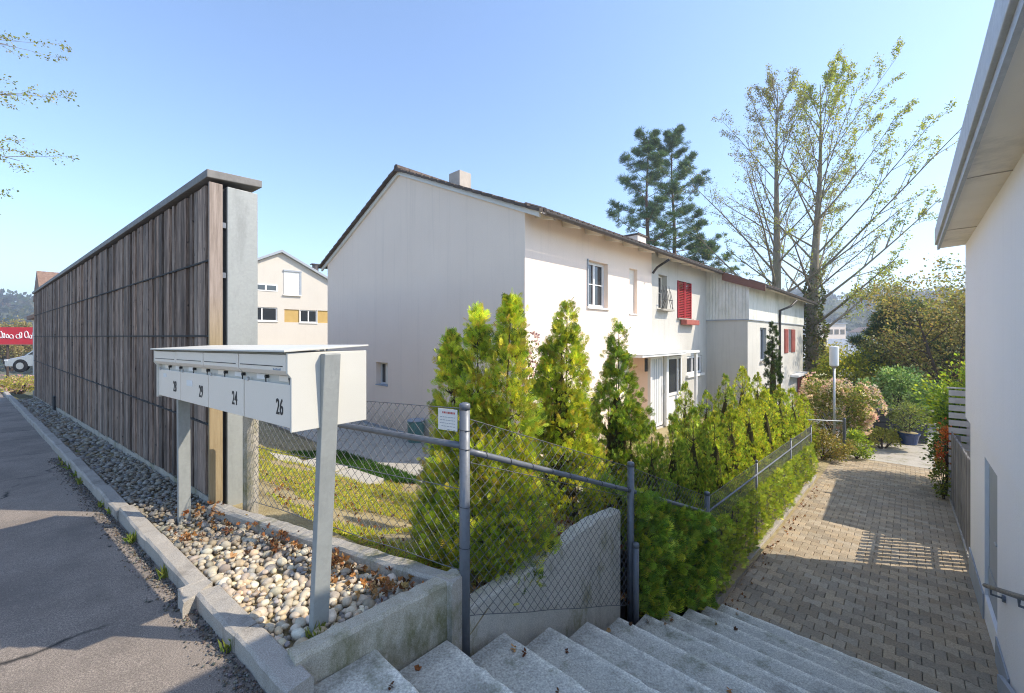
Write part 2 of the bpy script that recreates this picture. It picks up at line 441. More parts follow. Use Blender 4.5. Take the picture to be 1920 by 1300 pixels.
def lump(name, pts, z0, z1, mat, jit=.012, seed=2, top_scale=.94):
    r = random.Random(seed); n = len(pts); cx = sum(p[0] for p in pts) / n; cy = sum(p[1] for p in pts) / n
    m = MB(); P = [(x, y, z0) for x, y in pts] + [(x + r.uniform(-jit, jit), y + r.uniform(-jit, jit), z1 - .03 + r.uniform(-jit, jit)) for x, y in pts] + [(cx + (x - cx) * top_scale, cy + (y - cy) * top_scale, z1 + r.uniform(-jit, jit) * .6) for x, y in pts]
    F = [tuple(range(2 * n, 3 * n))]
    for k in range(2):
        for i in range(n): F.append((k * n + i, k * n + (i + 1) % n, (k + 1) * n + (i + 1) % n, (k + 1) * n + i))
    m.add(P, F); return m.build(name, mat)
def dens(pp, k=5):
    out = []
    for i in range(len(pp)):
        a = pp[i]; b = pp[(i + 1) % len(pp)]
        for j in range(k): out.append((a[0] + (b[0] - a[0]) * j / k, a[1] + (b[1] - a[1]) * j / k))
    return out
A_, B_, C_, D_ = G(331, 1113, .06), G(386, 1088, .06), G(401, 1098, .06), G(343, 1142, .06)
o = lump('kerb_fragment', dens([tuple(x[:2]) for x in (A_, B_, C_, D_)]), -.05, .085, M['kerb'], .010)
tag(o, 'short broken kerb stone lying askew on the asphalt between two kerb runs', 'kerb stone')

# gravel bed under the pebbles
grid_sheet('gravel_base', M['soil'], list(np.arange(0, 20, .4)), [.90, 1.1, 1.4, 1.7, 1.80], lambda u, n: tuple(RF.p(2.03 - (n - .9) * .15 + u, n, slope_road(2 + u) + .035)))
# garden soil
SS = list(np.arange(-6.2, 13, .22)); QQ = list(np.arange(-34, -6, 1.0)) + list(np.arange(-6, 3.5, .22)) + [3.5, 3.62]
def gfn(s, q):
    p = HF.p(s, q, 0); n = p.x * RN[0] + p.y * RN[1]
    qq = min(q, 3.62) if s < -.6 else (q if q < 3.5 else 3.93)
    p = HF.p(s, qq, 0)
    z = garden_z(s, qq) + .05 * mnoise.noise((p.x * 1.3, p.y * 1.3, 0)) * (1 if s < 0 else .4)
    dg = (p.x + .299) * .464 + (p.y - 2.568) * .886     # garden side of the low wall
    tg = p.x * RD[0] + p.y * RD[1]
    if (tg < 4.45 and dg < .06) or (tg >= 4.45 and n < 1.8): z = min(z, rz(p.x, p.y) - .3)
    return (p.x, p.y, z)
grid_sheet('garden_ground', M['soil'], SS, QQ, gfn)
# paved yard beside the gable, the slab path and the lawn strip
def patch(name, mat, pix, z, th=.05, k=6):
    P = [G(u, v, z) for u, v in pix]
    m = MB(); pts = [(p.x, p.y, max(gz(p.x, p.y), z) if False else z) for p in P]
    m.ext([(p[0], p[1], p[2]) for p in pts], (0, 0, -th)); return m
yard = MB(HF); yard.ext([(-2.0, -16, -1.06), (-.02, -16, -1.06), (-.02, 2.2, -1.06), (-1.2, 1.5, -1.06), (-1.75, .2, -1.06), (-2.0, -1.5, -1.06)], (0, 0, -.25))
tag(yard.build('yard_paving', M['slab'], bevel=.01), kind='structure')
# sky is the world; hills far away
def hill_fn(az, r):
    x, y = r * math.sin(az), r * math.cos(az)
    h = sm((r - 170) / 330)
    top = 34 + 9 * math.sin(az * 3.1 + 1.0) + 6 * mnoise.noise((az * 6, 3, 0))
    z = -10 + h * (top + 10) + 2.2 * mnoise.noise((x * .03, y * .03, 0))
    return (x, y, z)
hl = grid_sheet('hills', M['hill'], list(np.linspace(R(-80), R(80), 120)), [160, 200, 240, 280, 330, 380, 430, 480, 520, 560], hill_fn)

# ------------------------------------------------------------------ stairs
L0 = Vector((-.70, 2.19, 0)); DS = Vector((.328, .2975, 0)); RISE = .165
st = thing('concrete_stairs', 'wide flight of worn grey concrete steps going down to the paved path', 'stairs', (L0.x, L0.y, -.02))
for k in range(11):
    L = L0 + DS * k; z = -.02 - RISE * k
    fr = Fr((L.x, L.y, 0), QD, FD)
    m = MB(fr)
    r_ = random.Random(k)
    W2 = 2.62 - .03 * k
    # tread block with a slightly worn, subdivided nosing
    K = 40; P = []; F = []
    back = -.47 if k else -.52
    m.fr = fr
    for i in range(K + 1):
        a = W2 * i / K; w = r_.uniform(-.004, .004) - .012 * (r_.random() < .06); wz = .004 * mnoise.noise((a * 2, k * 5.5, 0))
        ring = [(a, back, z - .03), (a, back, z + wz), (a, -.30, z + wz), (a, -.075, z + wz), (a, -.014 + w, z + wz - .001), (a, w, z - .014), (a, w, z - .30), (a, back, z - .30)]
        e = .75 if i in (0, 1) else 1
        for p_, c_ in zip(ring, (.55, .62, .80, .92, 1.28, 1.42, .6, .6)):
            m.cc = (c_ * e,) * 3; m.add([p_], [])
    for i in range(K):
        for j in range(8): F.append((i * 8 + j, i * 8 + (j + 1) % 8, (i + 1) * 8 + (j + 1) % 8, (i + 1) * 8 + j))
    F += [tuple(range(8)), tuple(K * 8 + x for x in range(8))[::-1]]
    for f_ in F: m.f.append(list(f_)); m.m.append(0)
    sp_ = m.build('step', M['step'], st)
    if k < 10:
        n_ = 60; D = []
        for i in range(n_ + 1):
            a = W2 * i / n_; w = .012 + .022 * abs(mnoise.noise((a * 5, k * 3.1, 0))) + .02 * (i in (0, n_))
            D.append((a, DS.length * .0 - .0, w))
        zz = z - RISE
        m2 = MB(fr); P2_ = []
        for a, _, w in D: P2_ += [(a, .001, zz + .0035), (a, .006 + w, zz + .0035)]
        m2.add(P2_, [(2 * i, 2 * i + 2, 2 * i + 3, 2 * i + 1) for i in range(n_)])
        m2.build('dirt_line', M['dirt'], sp_)

# ------------------------------------------------------------------ low concrete walls round the pebble bed
C0 = Vector((-.299, 2.568, 0)); E0 = Vector((-2.62, 3.79, 0)); S0 = Vector((-.985, 1.915, 0))
rw = thing('concrete_edging_wall', 'low mossy concrete wall holding the pebble bed above the steps', 'wall', (C0.x, C0.y, 0))
d1 = (E0 - C0).normalized(); fr = Fr(C0, (d1.x, d1.y)); L1 = (E0 - C0).length
m = MB(fr)
def wall_strip(m, L, th, ztop, zbot, seed, n=26, side=1):
    r = random.Random(seed); P = []; F = []
    for i in range(n + 1):
        a = L * i / n; zt = ztop(a / L)
        w = [r.uniform(-.006, .006) for _ in range(4)]
        P += [(a, 0 + w[0] * .4, zbot(a / L)), (a, 0 + w[0], zt - .018), (a, side * .015, zt + w[1]), (a, side * (th - .015), zt + w[2]), (a, side * th + w[3], zt - .018), (a, side * th, zbot(a / L))]
    for i in range(n):
        for j in range(5): F.append((i * 6 + j, i * 6 + j + 1, (i + 1) * 6 + j + 1, (i + 1) * 6 + j))
    F += [tuple(range(6)), tuple(n * 6 + k for k in range(6))[::-1]]
    m.add(P, F)
wall_strip(m, L1, .115, lambda f: .15 - .035 * f, lambda f: -.45, 4, 30, side=1)
m.build('garden_side', M['conc'], rw)
d2 = (S0 - C0).normalized(); fr = Fr(C0, (d2.x, d2.y)); L2 = (S0 - C0).length
m = MB(fr); wall_strip(m, L2, .115, lambda f: .15 - .02 * f, lambda f: -.55, 5, 18, side=-1)
m.build('stair_side', M['mossconc'], rw)

# retaining wall beside the flight
DW = Vector((.711, .703, 0)).normalized()
cw = thing('retaining_wall', 'pale concrete retaining wall with humped top and green stain beside the steps', 'wall', (C0.x, C0.y, 0))
fr = Fr(C0 + Vector((-.02, .04, 0)), (DW.x, DW.y)); m = MB(fr)
def ztop(f): return float(np.interp(f, [0, .3, .55, .68, .8, 1], [-.11, -.10, -.05, .0, .005, -.015]))
wall_strip(m, 1.86, .12, ztop, lambda f: -1.5, 6, 24, side=1)
m.build('wall_panel', M['palewall'], cw)

# ------------------------------------------------------------------ paved path with interlocking stones
def brick_outline(L, Wd, d, flip):
    pts = []
    A = [-.5, -.30, -.20, .20, .30, .5]
    E = [d, d, -d, -d, d, d]
    for a, e in zip(A, E): pts.append((a * L, -Wd / 2 - e))
    for a, e in zip(A[::-1], E[::-1]): pts.append((a * L, Wd / 2 + e))
    return pts
PL, PW, PD = .205, .152, .011
Vp = []; Fq = []; Cp = []
bl = brick_outline(PL - .005, PW - .005, PD, 0); nb_ = len(bl)
mbp = MB(HF)
row = 0; s_ = -.86
while s_ < 11.3:
    q0 = 3.94 if s_ < 7.25 else 3.94 - min(2.4, (s_ - 7.25) * 1.6)
    off = (row % 2) * PL / 2
    q = q0 - .25 + off
    while q < 6.5:
        if q + PL / 2 < 6.60:
            z = pathz(s_) + rnd.uniform(-.004, .004); tx = rnd.uniform(-.012, .012); ty = rnd.uniform(-.012, .012)
            g_ = rnd.uniform(.75, 1.15); wr = rnd.uniform(.0, 1)
            mbp.cc = (.42 * g_ * (1 + .08 * wr), .350 * g_, .255 * g_ * (1 - .10 * wr))
            P = []
            for sc_, dz in ((1, -.05), (1, -.006), (.93, 0)):
                for a, b in bl:
                    P.append((s_ + b * (1 if sc_ == 1 else .92), q + a * sc_, z + dz + tx * a + ty * b))
            F = [tuple(range(2 * nb_, 3 * nb_))] + [(k * nb_ + i, k * nb_ + (i + 1) % nb_, (k + 1) * nb_ + (i + 1) % nb_, (k + 1) * nb_ + i) for k in range(2) for i in range(nb_)]
            mbp.add(P, F)
        q += PL
    s_ += PW; row += 1
po = mbp.build('path', M['paver'], recalc=True); tag(po, kind='structure')
jm = MB(HF)
for a0, a1 in ((-1.2, 3), (3, 7.2), (7.2, 11.4)):
    q0 = 3.8 if a1 < 7.3 else 1.4
    jm.add([(a0, q0, pathz(a0) - .014), (a1, q0, pathz(a1) - .014), (a1, 6.6, pathz(a1) - .014), (a0, 6.6, pathz(a0) - .014)], [(0, 1, 2, 3)])
tag(jm.build('path_joint_sand', M['joint']), kind='structure')
# path edging left and right
def edging(name, q0, q1, s0, s1, zup, seed):
    r = random.Random(seed); m = MB(HF); s = s0
    while s < s1 - .05:
        L = min(1.0, s1 - s); z0, z1 = pathz(s) + zup, pathz(s + L) + zup; j = r.uniform(-.008, .008)
        m.add([(s + .004, q0 + j, z0 - .3), (s + L - .004, q0 + j, z1 - .3), (s + L - .004, q1 + j, z1 - .3), (s + .004, q1 + j, z0 - .3),
               (s + .004, q0 + j, z0), (s + L - .004, q0 + j, z1), (s + L - .004, q1 + j, z1), (s + .004, q1 + j, z0)],
              [(0, 3, 2, 1), (4, 5, 6, 7), (0, 1, 5, 4), (1, 2, 6, 5), (2, 3, 7, 6), (3, 0, 4, 7)])
        s += L
    return tag(m.build(name, M['kerb'], bevel=.008), kind='structure')
edging('kerb', 3.80, 3.885, -.9, 7.3, .10, 3)
edging('kerb', 6.345, 6.43, 2.9, 9.6, .06, 4)
# concrete strip closing the pavers and the slab beyond
m = MB(HF)
m.add([(11.3, 1.2, pathz(11.3) + .004), (11.55, 1.2, pathz(11.5) + .004), (11.55, 7.2, pathz(11.5) + .004), (11.3, 7.2, pathz(11.3) + .004)], [(0, 1, 2, 3)])
tag(m.build('path_end_strip', M['slab']), kind='structure')
m = MB(HF)
m.add([(11.5, 1.2, pathz(11.5)), (22, 1.2, pathz(15)), (22, 9, pathz(15)), (11.5, 9, pathz(11.5))], [(0, 1, 2, 3)])
tag(m.build('path_slab', M['conc']), kind='structure')

# ================================================================== TIMBER SCREEN WALL
WN = 1.36                                     # wood face, measured across the road
T0 = (-2.79) * RD[0] + 3.88 * RD[1]           # near end along the road
bw = thing('timber_screen_wall', 'tall screen wall of weathered dark vertical boards with zinc coping and steel end column', 'wall', (-2.79, 3.88, 0))
LW = 17.2
def wtop(t): return 3.04
m = MB(RF); r = random.Random(11); t = T0 + .0
while t < T0 + LW:
    w = r.choice([.055, .075, .10, .12, .12]); dpt = r.choice([0, .003, .006, .022, .026])
    g0 = r.uniform(.75, 1.35) if r.random() < .85 else r.uniform(.45, .7); wr = r.uniform(0, .16)
    nseg = [(-9, .78), (.784, 1.60), (1.606, 2.30), (2.306, 9)]
    for z0, z1 in nseg:
        zb = max(z0, slope_road(t) * 1.0 + (.16 if t < T0 + 11.4 else .10)); zt = min(z1, wtop(t) - .02)
        g_ = g0 * r.uniform(.86, 1.14)
        m.cc = (g_ * (1 + wr), g_, g_ * (1 - wr * .6))
        o_ = dpt + r.uniform(0, .004)
        if t + w < T0 + LW: m.box(t + .0012, t + w - .0012, WN + o_, WN + .05, zb, zt)
    t += w
m.build('cladding', M['wood'], bw)
m = MB(RF); m.box(T0 + .012, T0 + LW, WN + .052, WN + .09, -.25, 3.0); m.build('backing', M['dark'], bw)
for zz in (.782, 1.603, 2.303):
    m = MB(RF); m.box(T0 + .0, T0 + LW - .02, WN - .006, WN + .01, zz - .008, zz + .008)
    m.build('joint_strip', M['dark'], bw)
m = MB(RF); m.box(T0 - .03, T0 - .001, WN - .012, WN + .095, .06, 3.02); m.build('corner_board', M['pwood'], bw, bevel=.004)
m = MB(RF)
m.box(T0 - .022, T0 + .10, WN + .135, WN + .40, -.2, 3.015)
m.build('steel_column', M['galvl'], bw, bevel=.006)
m = MB(RF)
for zz in (2.15, 2.62, 1.2):
    m = MB(RF); m.box(T0 - .012, T0 - .002, WN + .097, WN + .128, zz, zz + .05); m.build('fixing_plate', M['galvd'], bw)
m = MB(RF); m.box(T0 + .02, T0 + LW, WN + .10, WN + .40, -.3, 3.0); m.build('rear_panel', M['dark'], bw)
m = MB(RF)
m.add([(T0 - .045, WN - .035, 3.05), (T0 + LW + .1, WN - .035, 3.05), (T0 + LW + .1, WN + .43, 3.08), (T0 - .045, WN + .43, 3.08),
       (T0 - .045, WN - .035, 3.125), (T0 + LW + .1, WN - .035, 3.125), (T0 + LW + .1, WN + .43, 3.15), (T0 - .045, WN + .43, 3.15)],
      [(0, 3, 2, 1), (4, 5, 6, 7), (0, 1, 5, 4), (1, 2, 6, 5), (2, 3, 7, 6), (3, 0, 4, 7)])
m.build('coping', M['cap'], bw, bevel=.006)
m = MB(RF)
for i in range(17):
    zb = slope_road(T0 + i)
    m.box(T0 + i * 1.0, T0 + i + .996, WN + .02, WN + .10, zb - .2, zb + .13)
m.build('base_plinth', M['conc'], bw)
m = MB(RF); zb = slope_road(T0 + 11.5); m.box(T0 + 11.35, T0 + 11.6, WN - .03, WN + .12, zb - .2, zb + .42); m.build('base_box', M['dark'], bw, bevel=.01)

# small concrete post beside the column
p = G(470, 938, .13)
cp = tag(MB(Fr(p, RD, RN)).tube([(0, 0, -.4), (0, 0, .80)], .062, 14).build('concrete_post', M['conc'], smooth=False, bevel=.01), 'stubby round concrete fence post beside the steel end column of the timber wall', 'post')

# ================================================================== LETTERBOX BANK
TB0, TB1 = .405, 2.735     # filled below
NB0, NB1 = .945, 1.325
pA = Vector((-1.044, 2.006, 0)); tb0 = pA.x * RD[0] + pA.y * RD[1]; LB = 2.31
mbk = thing('letterbox_bank', 'cream bank of four numbered letterboxes on two steel posts above the pebbles', 'letterboxes', (-1.9, 2.85, 0), None)
tilt = -.014
def bf(a, b, c):           # letterbox coordinates: along, deep, up (near bottom front corner = 0)
    return tuple(RF.p(tb0 + a, NB0 + b, 1.150 + c + tilt * a))
class BX(MB):
    def add(s, pts, faces, raw=False):
        return MB.add(s, [bf(*p) for p in pts] if not raw else pts, faces, True)
    def prism(s, poly, a0, a1):
        n = len(poly)
        return s.add([(a0, b, c) for b, c in poly] + [(a1, b, c) for b, c in poly], [tuple(range(n))[::-1], tuple(range(n, 2 * n))] + [(i, (i + 1) % n, n + (i + 1) % n, n + i) for i in range(n)])
H = .375
BX().prism([(.02, 0), (.38, 0), (.38, H - .005), (.02, H - .005)], .005, LB - .005).build('housing', M['box'], mbk, bevel=.003)
for a0, a1 in ((-.012, .0045), (LB - .0045, LB + .012)):
    BX().prism([(-.012, -.006), (.388, -.006), (.388, H - .002), (-.03, H - .002), (-.03, H - .10), (-.012, H - .125)], a0, a1).build('end_panel', M['box'], mbk, bevel=.002)
BX().prism([(-.05, H), (.395, H + .022), (.395, H + .03), (-.05, H + .010)], -.022, LB + .022).build('lid', M['box'], mbk, bevel=.002)
cw_ = LB / 4
nums = ['26', '24', '29', '28']
def text_mesh(body, size, sx, mat, parent, name, place):
    cu = bpy.data.curves.new(name, 'FONT'); cu.body = body; cu.size = size; cu.align_x = 'CENTER'; cu.extrude = .0012; cu.resolution_u = 3; cu.offset = size * .006
    to = bpy.data.objects.new(name, cu); COL.objects.link(to)
    dg = bpy.context.evaluated_depsgraph_get(); me = bpy.data.meshes.new_from_object(to.evaluated_get(dg))
    bpy.data.objects.remove(to); 
    L = parent.location + (parent.parent.location if parent.parent else Vector())
    for v in me.vertices:
        q = Vector(place(v.co.x * sx, v.co.y, v.co.z)); v.co = q - L
    me.materials.clear(); me.materials.append(mat)
    o = bpy.data.objects.new(name, me); COL.objects.link(o); o.parent = parent
    return o
for i in range(4):
    a0, a1 = i * cw_ + .012, (i + 1) * cw_ - .004
    # letter flap (upper)
    f = BX(); f.prism([(-.028, .285), (-.010, .262), (.018, .262), (.018, H - .012), (-.028, H - .012)], a0, a1); fl = f.build('letter_flap', M['boxdoor'], mbk, bevel=.003)
    f = BX(); f.box(a0 + .03, a1 - .02, -.0305, -.0275, .305, .3085); f.build('flap_groove', M['dark'], fl)
    if i == 0:
        f = BX()
        for q_ in range(7): f.box(a0 + .05 + q_ * .012, a0 + .058 + q_ * .012, -.0305, -.0275, .287, .297 - (q_ % 3) * .002)
        f.build('maker_mark', M['plinth'], fl)
    # name plates band
    for j, (b0, b1) in enumerate(((.06, .16), (.33, .43))):
        f = BX(); f.box(a0 + b0, a0 + b1, .012, .0215, .228, .256); f.build('name_plate', M['paper'] if (i + j) % 2 else M['boxdoor'], mbk)
        f = BX(); f.tube([bf(a0 + b0 - .03, .022, .245), bf(a0 + b0 - .03, .002, .245)], .009, 8, raw=True); f.box(a0 + b0 - .033, a0 + b0 - .027, .004, .008, .215, .238); f.build('bell_push', M['ink'], mbk)
    # parcel door (lower)
    f = BX(); f.prism([(.0, .008), (.018, .008), (.018, .212), (.0, .218)], a0, a1); dr = f.build('letterbox_door', M['boxdoor'], mbk, bevel=.003)
    f = BX(); f.tube([bf(a1 - .05, .005, .224), bf(a1 - .05, -.006, .224)], .011, 12, raw=True); f.build('lock', M['galv'], dr)
    if i == 2:
        f = BX(); f.box(a0 + .30, a0 + .42, -.003, .003, .125, .165); f.build('sticker', M['paper'], dr)
    if i == 3:
        f = BX(); f.box(a0 + .34, a0 + .42, -.003, .003, .16, .19); f.build('sticker', M['paper'], dr)
    ac = a0 + .125
    text_mesh(nums[i], .112, .72, M['ink'], dr, 'house_number', lambda x, y, z, ac=ac: bf(ac - x, -.0012 - z, .065 + y))
for nm, top, base in (('near', (628, 662), (598, 1178)), ('far', None, None)):
    if nm == 'near':
        pt = Vector(bf(-.036, .17, H - .012)); pb = Vector((-.995, 2.19, -.3)); pb = pt + (Vector((-1.01, 2.20, .07)) - pt) * 1.25
    else:
        pt = Vector(bf(LB + .036, .17, H - .03)); pb = Vector((-2.80, 3.60, -.3))
    m = MB(); w = .043
    P = []
    for c in (pb, pt):
        for sx, sy in ((-1, -1), (1, -1), (1, 1), (-1, 1)):
            P.append(tuple(c + Vector((RD[0], RD[1], 0)) * sx * .022 + Vector((RN[0], RN[1], 0)) * sy * w))
    m.add(P, [(0, 3, 2, 1), (4, 5, 6, 7), (0, 1, 5, 4), (1, 2, 6, 5), (2, 3, 7, 6), (3, 0, 4, 7)])
    m.build('post', M['galvl'], mbk, bevel=.004)

# ================================================================== CHAIN LINK FENCE
cf = thing('chain_link_fence', 'grey chain link fence with tube rails running beside the steps and down the path', 'fence', (-.3, 2.62, 0))
def wire_bay(p0, p1, zt, zb, pitch=.078, r=.0020, extra=()):
    """zt, zb: (z at start, z at end)"""
    p0 = Vector((p0[0], p0[1], 0)); p1 = Vector((p1[0], p1[1], 0)); d = p1 - p0; L = d.length; d /= L; nrm = Vector((-d.y, d.x, 0))
    H0 = zt[0] - zb[0]; H1 = zt[1] - zb[1]; Hh = (H0 + H1) / 2
    m = MB()
    def pt(a, h, o=0): # h in 0..1 of local height
        f = a / L; zb_ = zb[0] + (zb[1] - zb[0]) * f; hh = H0 + (H1 - H0) * f
        sag = .006 * math.sin(a * 9.1 + h * 5)
        return p0 + d * a + nrm * (o + sag) + Vector((0, 0, zb_ + hh * h))
    for sgn in (1, -1):
        k = -int(Hh / pitch) - 1
        while k * pitch < L:
            a0 = k * pitch; a1 = a0 + Hh
            if sgn < 0: x0, x1 = a1, a0
            else: x0, x1 = a0, a1
            # clip
            h0, h1 = 0.0, 1.0; xs, xe = x0, x1
            lo, hi = 0.0, 1.0
            for bound, dirn in ((0, 1), (L, -1)):
                fs = (xs - bound) * dirn; fe = (xe - bound) * dirn
                if fs < 0 and fe < 0: lo = 2
                elif fs < 0: lo = max(lo, fs / (fs - fe))
                elif fe < 0: hi = min(hi, fs / (fs - fe))
            if lo < hi - .02:
                n_ = 6; pts = []
                for i in range(n_ + 1):
                    h = lo + (hi - lo) * i / n_
                    pts.append(pt(xs + (xe - xs) * h, h, .0022 * sgn))
                m.tube(pts, r, 4, raw=True, cap=False)
            k += 1
    for h in (0.0, 1.0) + tuple(extra):
        m.tube([pt(L * i / 14, h) for i in range(15)], r * 1.5, 5, raw=True, cap=False)
    m.build('wire_mesh', M['wire'], cf, smooth=True, recalc=False)
off = Vector((.03, -.03, 0))
P1 = Vector((-.30, 2.60, 0)) + off * .3; P2 = Vector((1.116, 3.96, 0)); P3 = Vector((2.435, 5.26, 0))
PC = G(470, 938, .13)
wire_bay(P1, PC, (1.155, 1.10), (.155, .13), extra=(.5,))
wire_bay(P1, P2, (1.10, .37), (-.12, -.92), extra=(.78,))
wire_bay(P2, P3, (.37, -.40), (-.92, -1.66), extra=())
pathpts = [HF.p(s, 3.79, 0) for s in (-.88, 1.56, 4.4, 7.05)]
wire_bay(pathpts[0], pathpts[3], (-.42, -.76), (-1.70, -2.02), pitch=.062, r=.0021)
def fpost(p, z0, z1, r=.036, cap=True):
    m = MB(); m.tube([(p.x, p.y, z0), (p.x, p.y, z1)], r, 14, raw=True); m.tube([(p.x, p.y, z1 - .03), (p.x, p.y, z1), (p.x, p.y, z1 + .008), (p.x, p.y, z1 + .014)], [r * 1.06, r * 1.06, r * .9, r * .4], 14, raw=True)
    o = m.build('post', M['galvd'], cf, smooth=True)
    return o
fpost(P1, -.5, 1.18, .033); fpost(P2, -1.3, .41, .032); fpost(P3, -2.0, -.35, .032)
for p, z in zip(pathpts[1:], (-.48, -.62, -.74)): fpost(p, -2.4, z, .019)
fpost(P2 + Vector((.03, -.06, 0)), -1.2, -.32, .03)
for a, b, za, zb in ((P1, PC, .925, .945), (P1, P2, .90, .15), (P2, P3, .15, -.60), (P3, pathpts[3], -.60, -.95)):
    m = MB(); n_ = 10
    m.tube([(a.x + (b.x - a.x) * i / n_, a.y + (b.y - a.y) * i / n_, za + (zb - za) * i / n_) for i in range(n_ + 1)], 0.0205 if a != P3 else .015, 12, raw=True)
    m.build('rail', M['galvd'], cf, smooth=True)
m = MB()
for zc in (.905, 1.02, .55, .3):
    pts = [(P1.x + .036 * math.cos(t), P1.y + .036 * math.sin(t), zc + .01 * math.sin(t * .5)) for t in np.linspace(0, 2 * math.pi, 14)]
    m.tube(pts, .002, 4, raw=True, cap=False); m.build('tie_wire', M['ink'], cf); m = MB()
for i in range(9):
    f = .08 + i * .11; c = P1 + (P2 - P1) * f; z = .90 - .75 * f
    pts = [(c.x, c.y, z) for _ in ()]
    u = (P2 - P1).normalized(); nn = Vector((-u.y, u.x, 0))
    pts = [tuple(c + nn * .023 * math.cos(t) + Vector((0, 0, z + .023 * math.sin(t))) + u * .008 * math.sin(t * .5)) for t in np.linspace(0, 2 * math.pi, 12)]
    m = MB(); m.tube(pts, .002, 4, raw=True, cap=False); m.build('tie_wire', M['ink'], cf)
# notice wired to the fence
u = (PC - P1); u.z = 0; u.normalize(); nf = Vector((-u.y, u.x, 0))
if nf.y > 0: nf = -nf
sO = P1 + u * .045 + nf * .012
fr = Fr((sO.x, sO.y, 0), (u.x, u.y), (nf.x, nf.y))
sg = thing('notice_sign', 'small white notice with red heading wired to the fence beside the tall post', 'sign', (sO.x, sO.y, 1.0))
MB(fr).box(0, .152, 0, .004, 1.012, 1.145).build('panel', M['paper'], sg)
m = MB(fr); r = random.Random(3); a = .018
while a < .12:
    w = r.uniform(.005, .011); m.box(a, a + w, .0035, .0052, 1.116, 1.128); a += w + .004
m.build('heading', M['redink'], sg)
m = MB(fr)
for j in range(5):
    a = .016
    while a < .125 - (j == 4) * .05:
        w = r.uniform(.006, .022); z = 1.092 - j * .019; m.box(a, a + w, .0035, .0050, z, z + .0035); a += w + .005
m.build('text_lines', M['plinth'], sg)

# ================================================================== WHITE TERRACE
def wall_holes(m, origin, ua, ub, A0, A1, B0, B1, holes, depth, nin):
    """flat wall in plane origin + a*ua + b*ub, holes = (a0,a1,b0,b1), reveals of given depth along nin"""
    xs = sorted(set([A0, A1] + [h[0] for h in holes] + [h[1] for h in holes])); ys = sorted(set([B0, B1] + [h[2] for h in holes] + [h[3] for h in holes]))
    P = lambda a, b, d=0: tuple(origin + ua * a + ub * b + nin * d)
    for i in range(len(xs) - 1):
        for j in range(len(ys) - 1):
            ca, cb = (xs[i] + xs[i + 1]) / 2, (ys[j] + ys[j + 1]) / 2
            if any(h[0] < ca < h[1] and h[2] < cb < h[3] for h in holes): continue
            m.add([P(xs[i], ys[j]), P(xs[i + 1], ys[j]), P(xs[i + 1], ys[j + 1]), P(xs[i], ys[j + 1])], [(0, 1, 2, 3)], True)
    for h in holes:
        d = h[4] if len(h) > 4 else depth
        c = [(h[0], h[2]), (h[1], h[2]), (h[1], h[3]), (h[0], h[3])]
        for k in range(4):
            a, b = c[k], c[(k + 1) % 4]
            m.add([P(*a), P(*b), P(*b, d), P(*a, d)], [(0, 1, 2, 3)], True)
F3 = Vector((FD[0], FD[1], 0)); Q3 = Vector((QD[0], QD[1], 0)); Z3 = Vector((0, 0, 1))
HO = Vector((.258, 8.5, 0))
ZE, PITCH, HALF = 4.107, .425, 4.62
ZR = ZE + PITCH * HALF

def window(parent, fr, a0, a1, z0, z1, y, mat, mull=(), bars=(), glass='glass', fw=.055, curtain=True, frame_name='window'):
    """frame set at depth y (towards -y is inside); fr maps (a, y, z)"""
    m = MB(fr); th = .05
    m.box(a0, a1, y - th, y, z0, z0 + fw); m.box(a0, a1, y - th, y, z1 - fw, z1)
    m.box(a0, a0 + fw, y - th, y, z0 + fw + .001, z1 - fw - .001); m.box(a1 - fw, a1, y - th, y, z0 + fw + .001, z1 - fw - .001)
    for x in mull: m.box(x - fw / 2, x + fw / 2, y - th + .002, y - .002, z0 + fw + .001, z1 - fw - .001)
    for z in bars: m.box(a0 + fw + .001, a1 - fw - .001, y - th + .012, y - .012, z - .012, z + .012)
    w = m.build(frame_name, mat, parent)
    m = MB(fr); m.quad((a0 + fw * .8, y - .035, z0 + fw * .8), (a1 - fw * .8, y - .035, z0 + fw * .8), (a1 - fw * .8, y - .035, z1 - fw * .8), (a0 + fw * .8, y - .035, z1 - fw * .8))
    m.build('pane', M[glass], w)
    return w

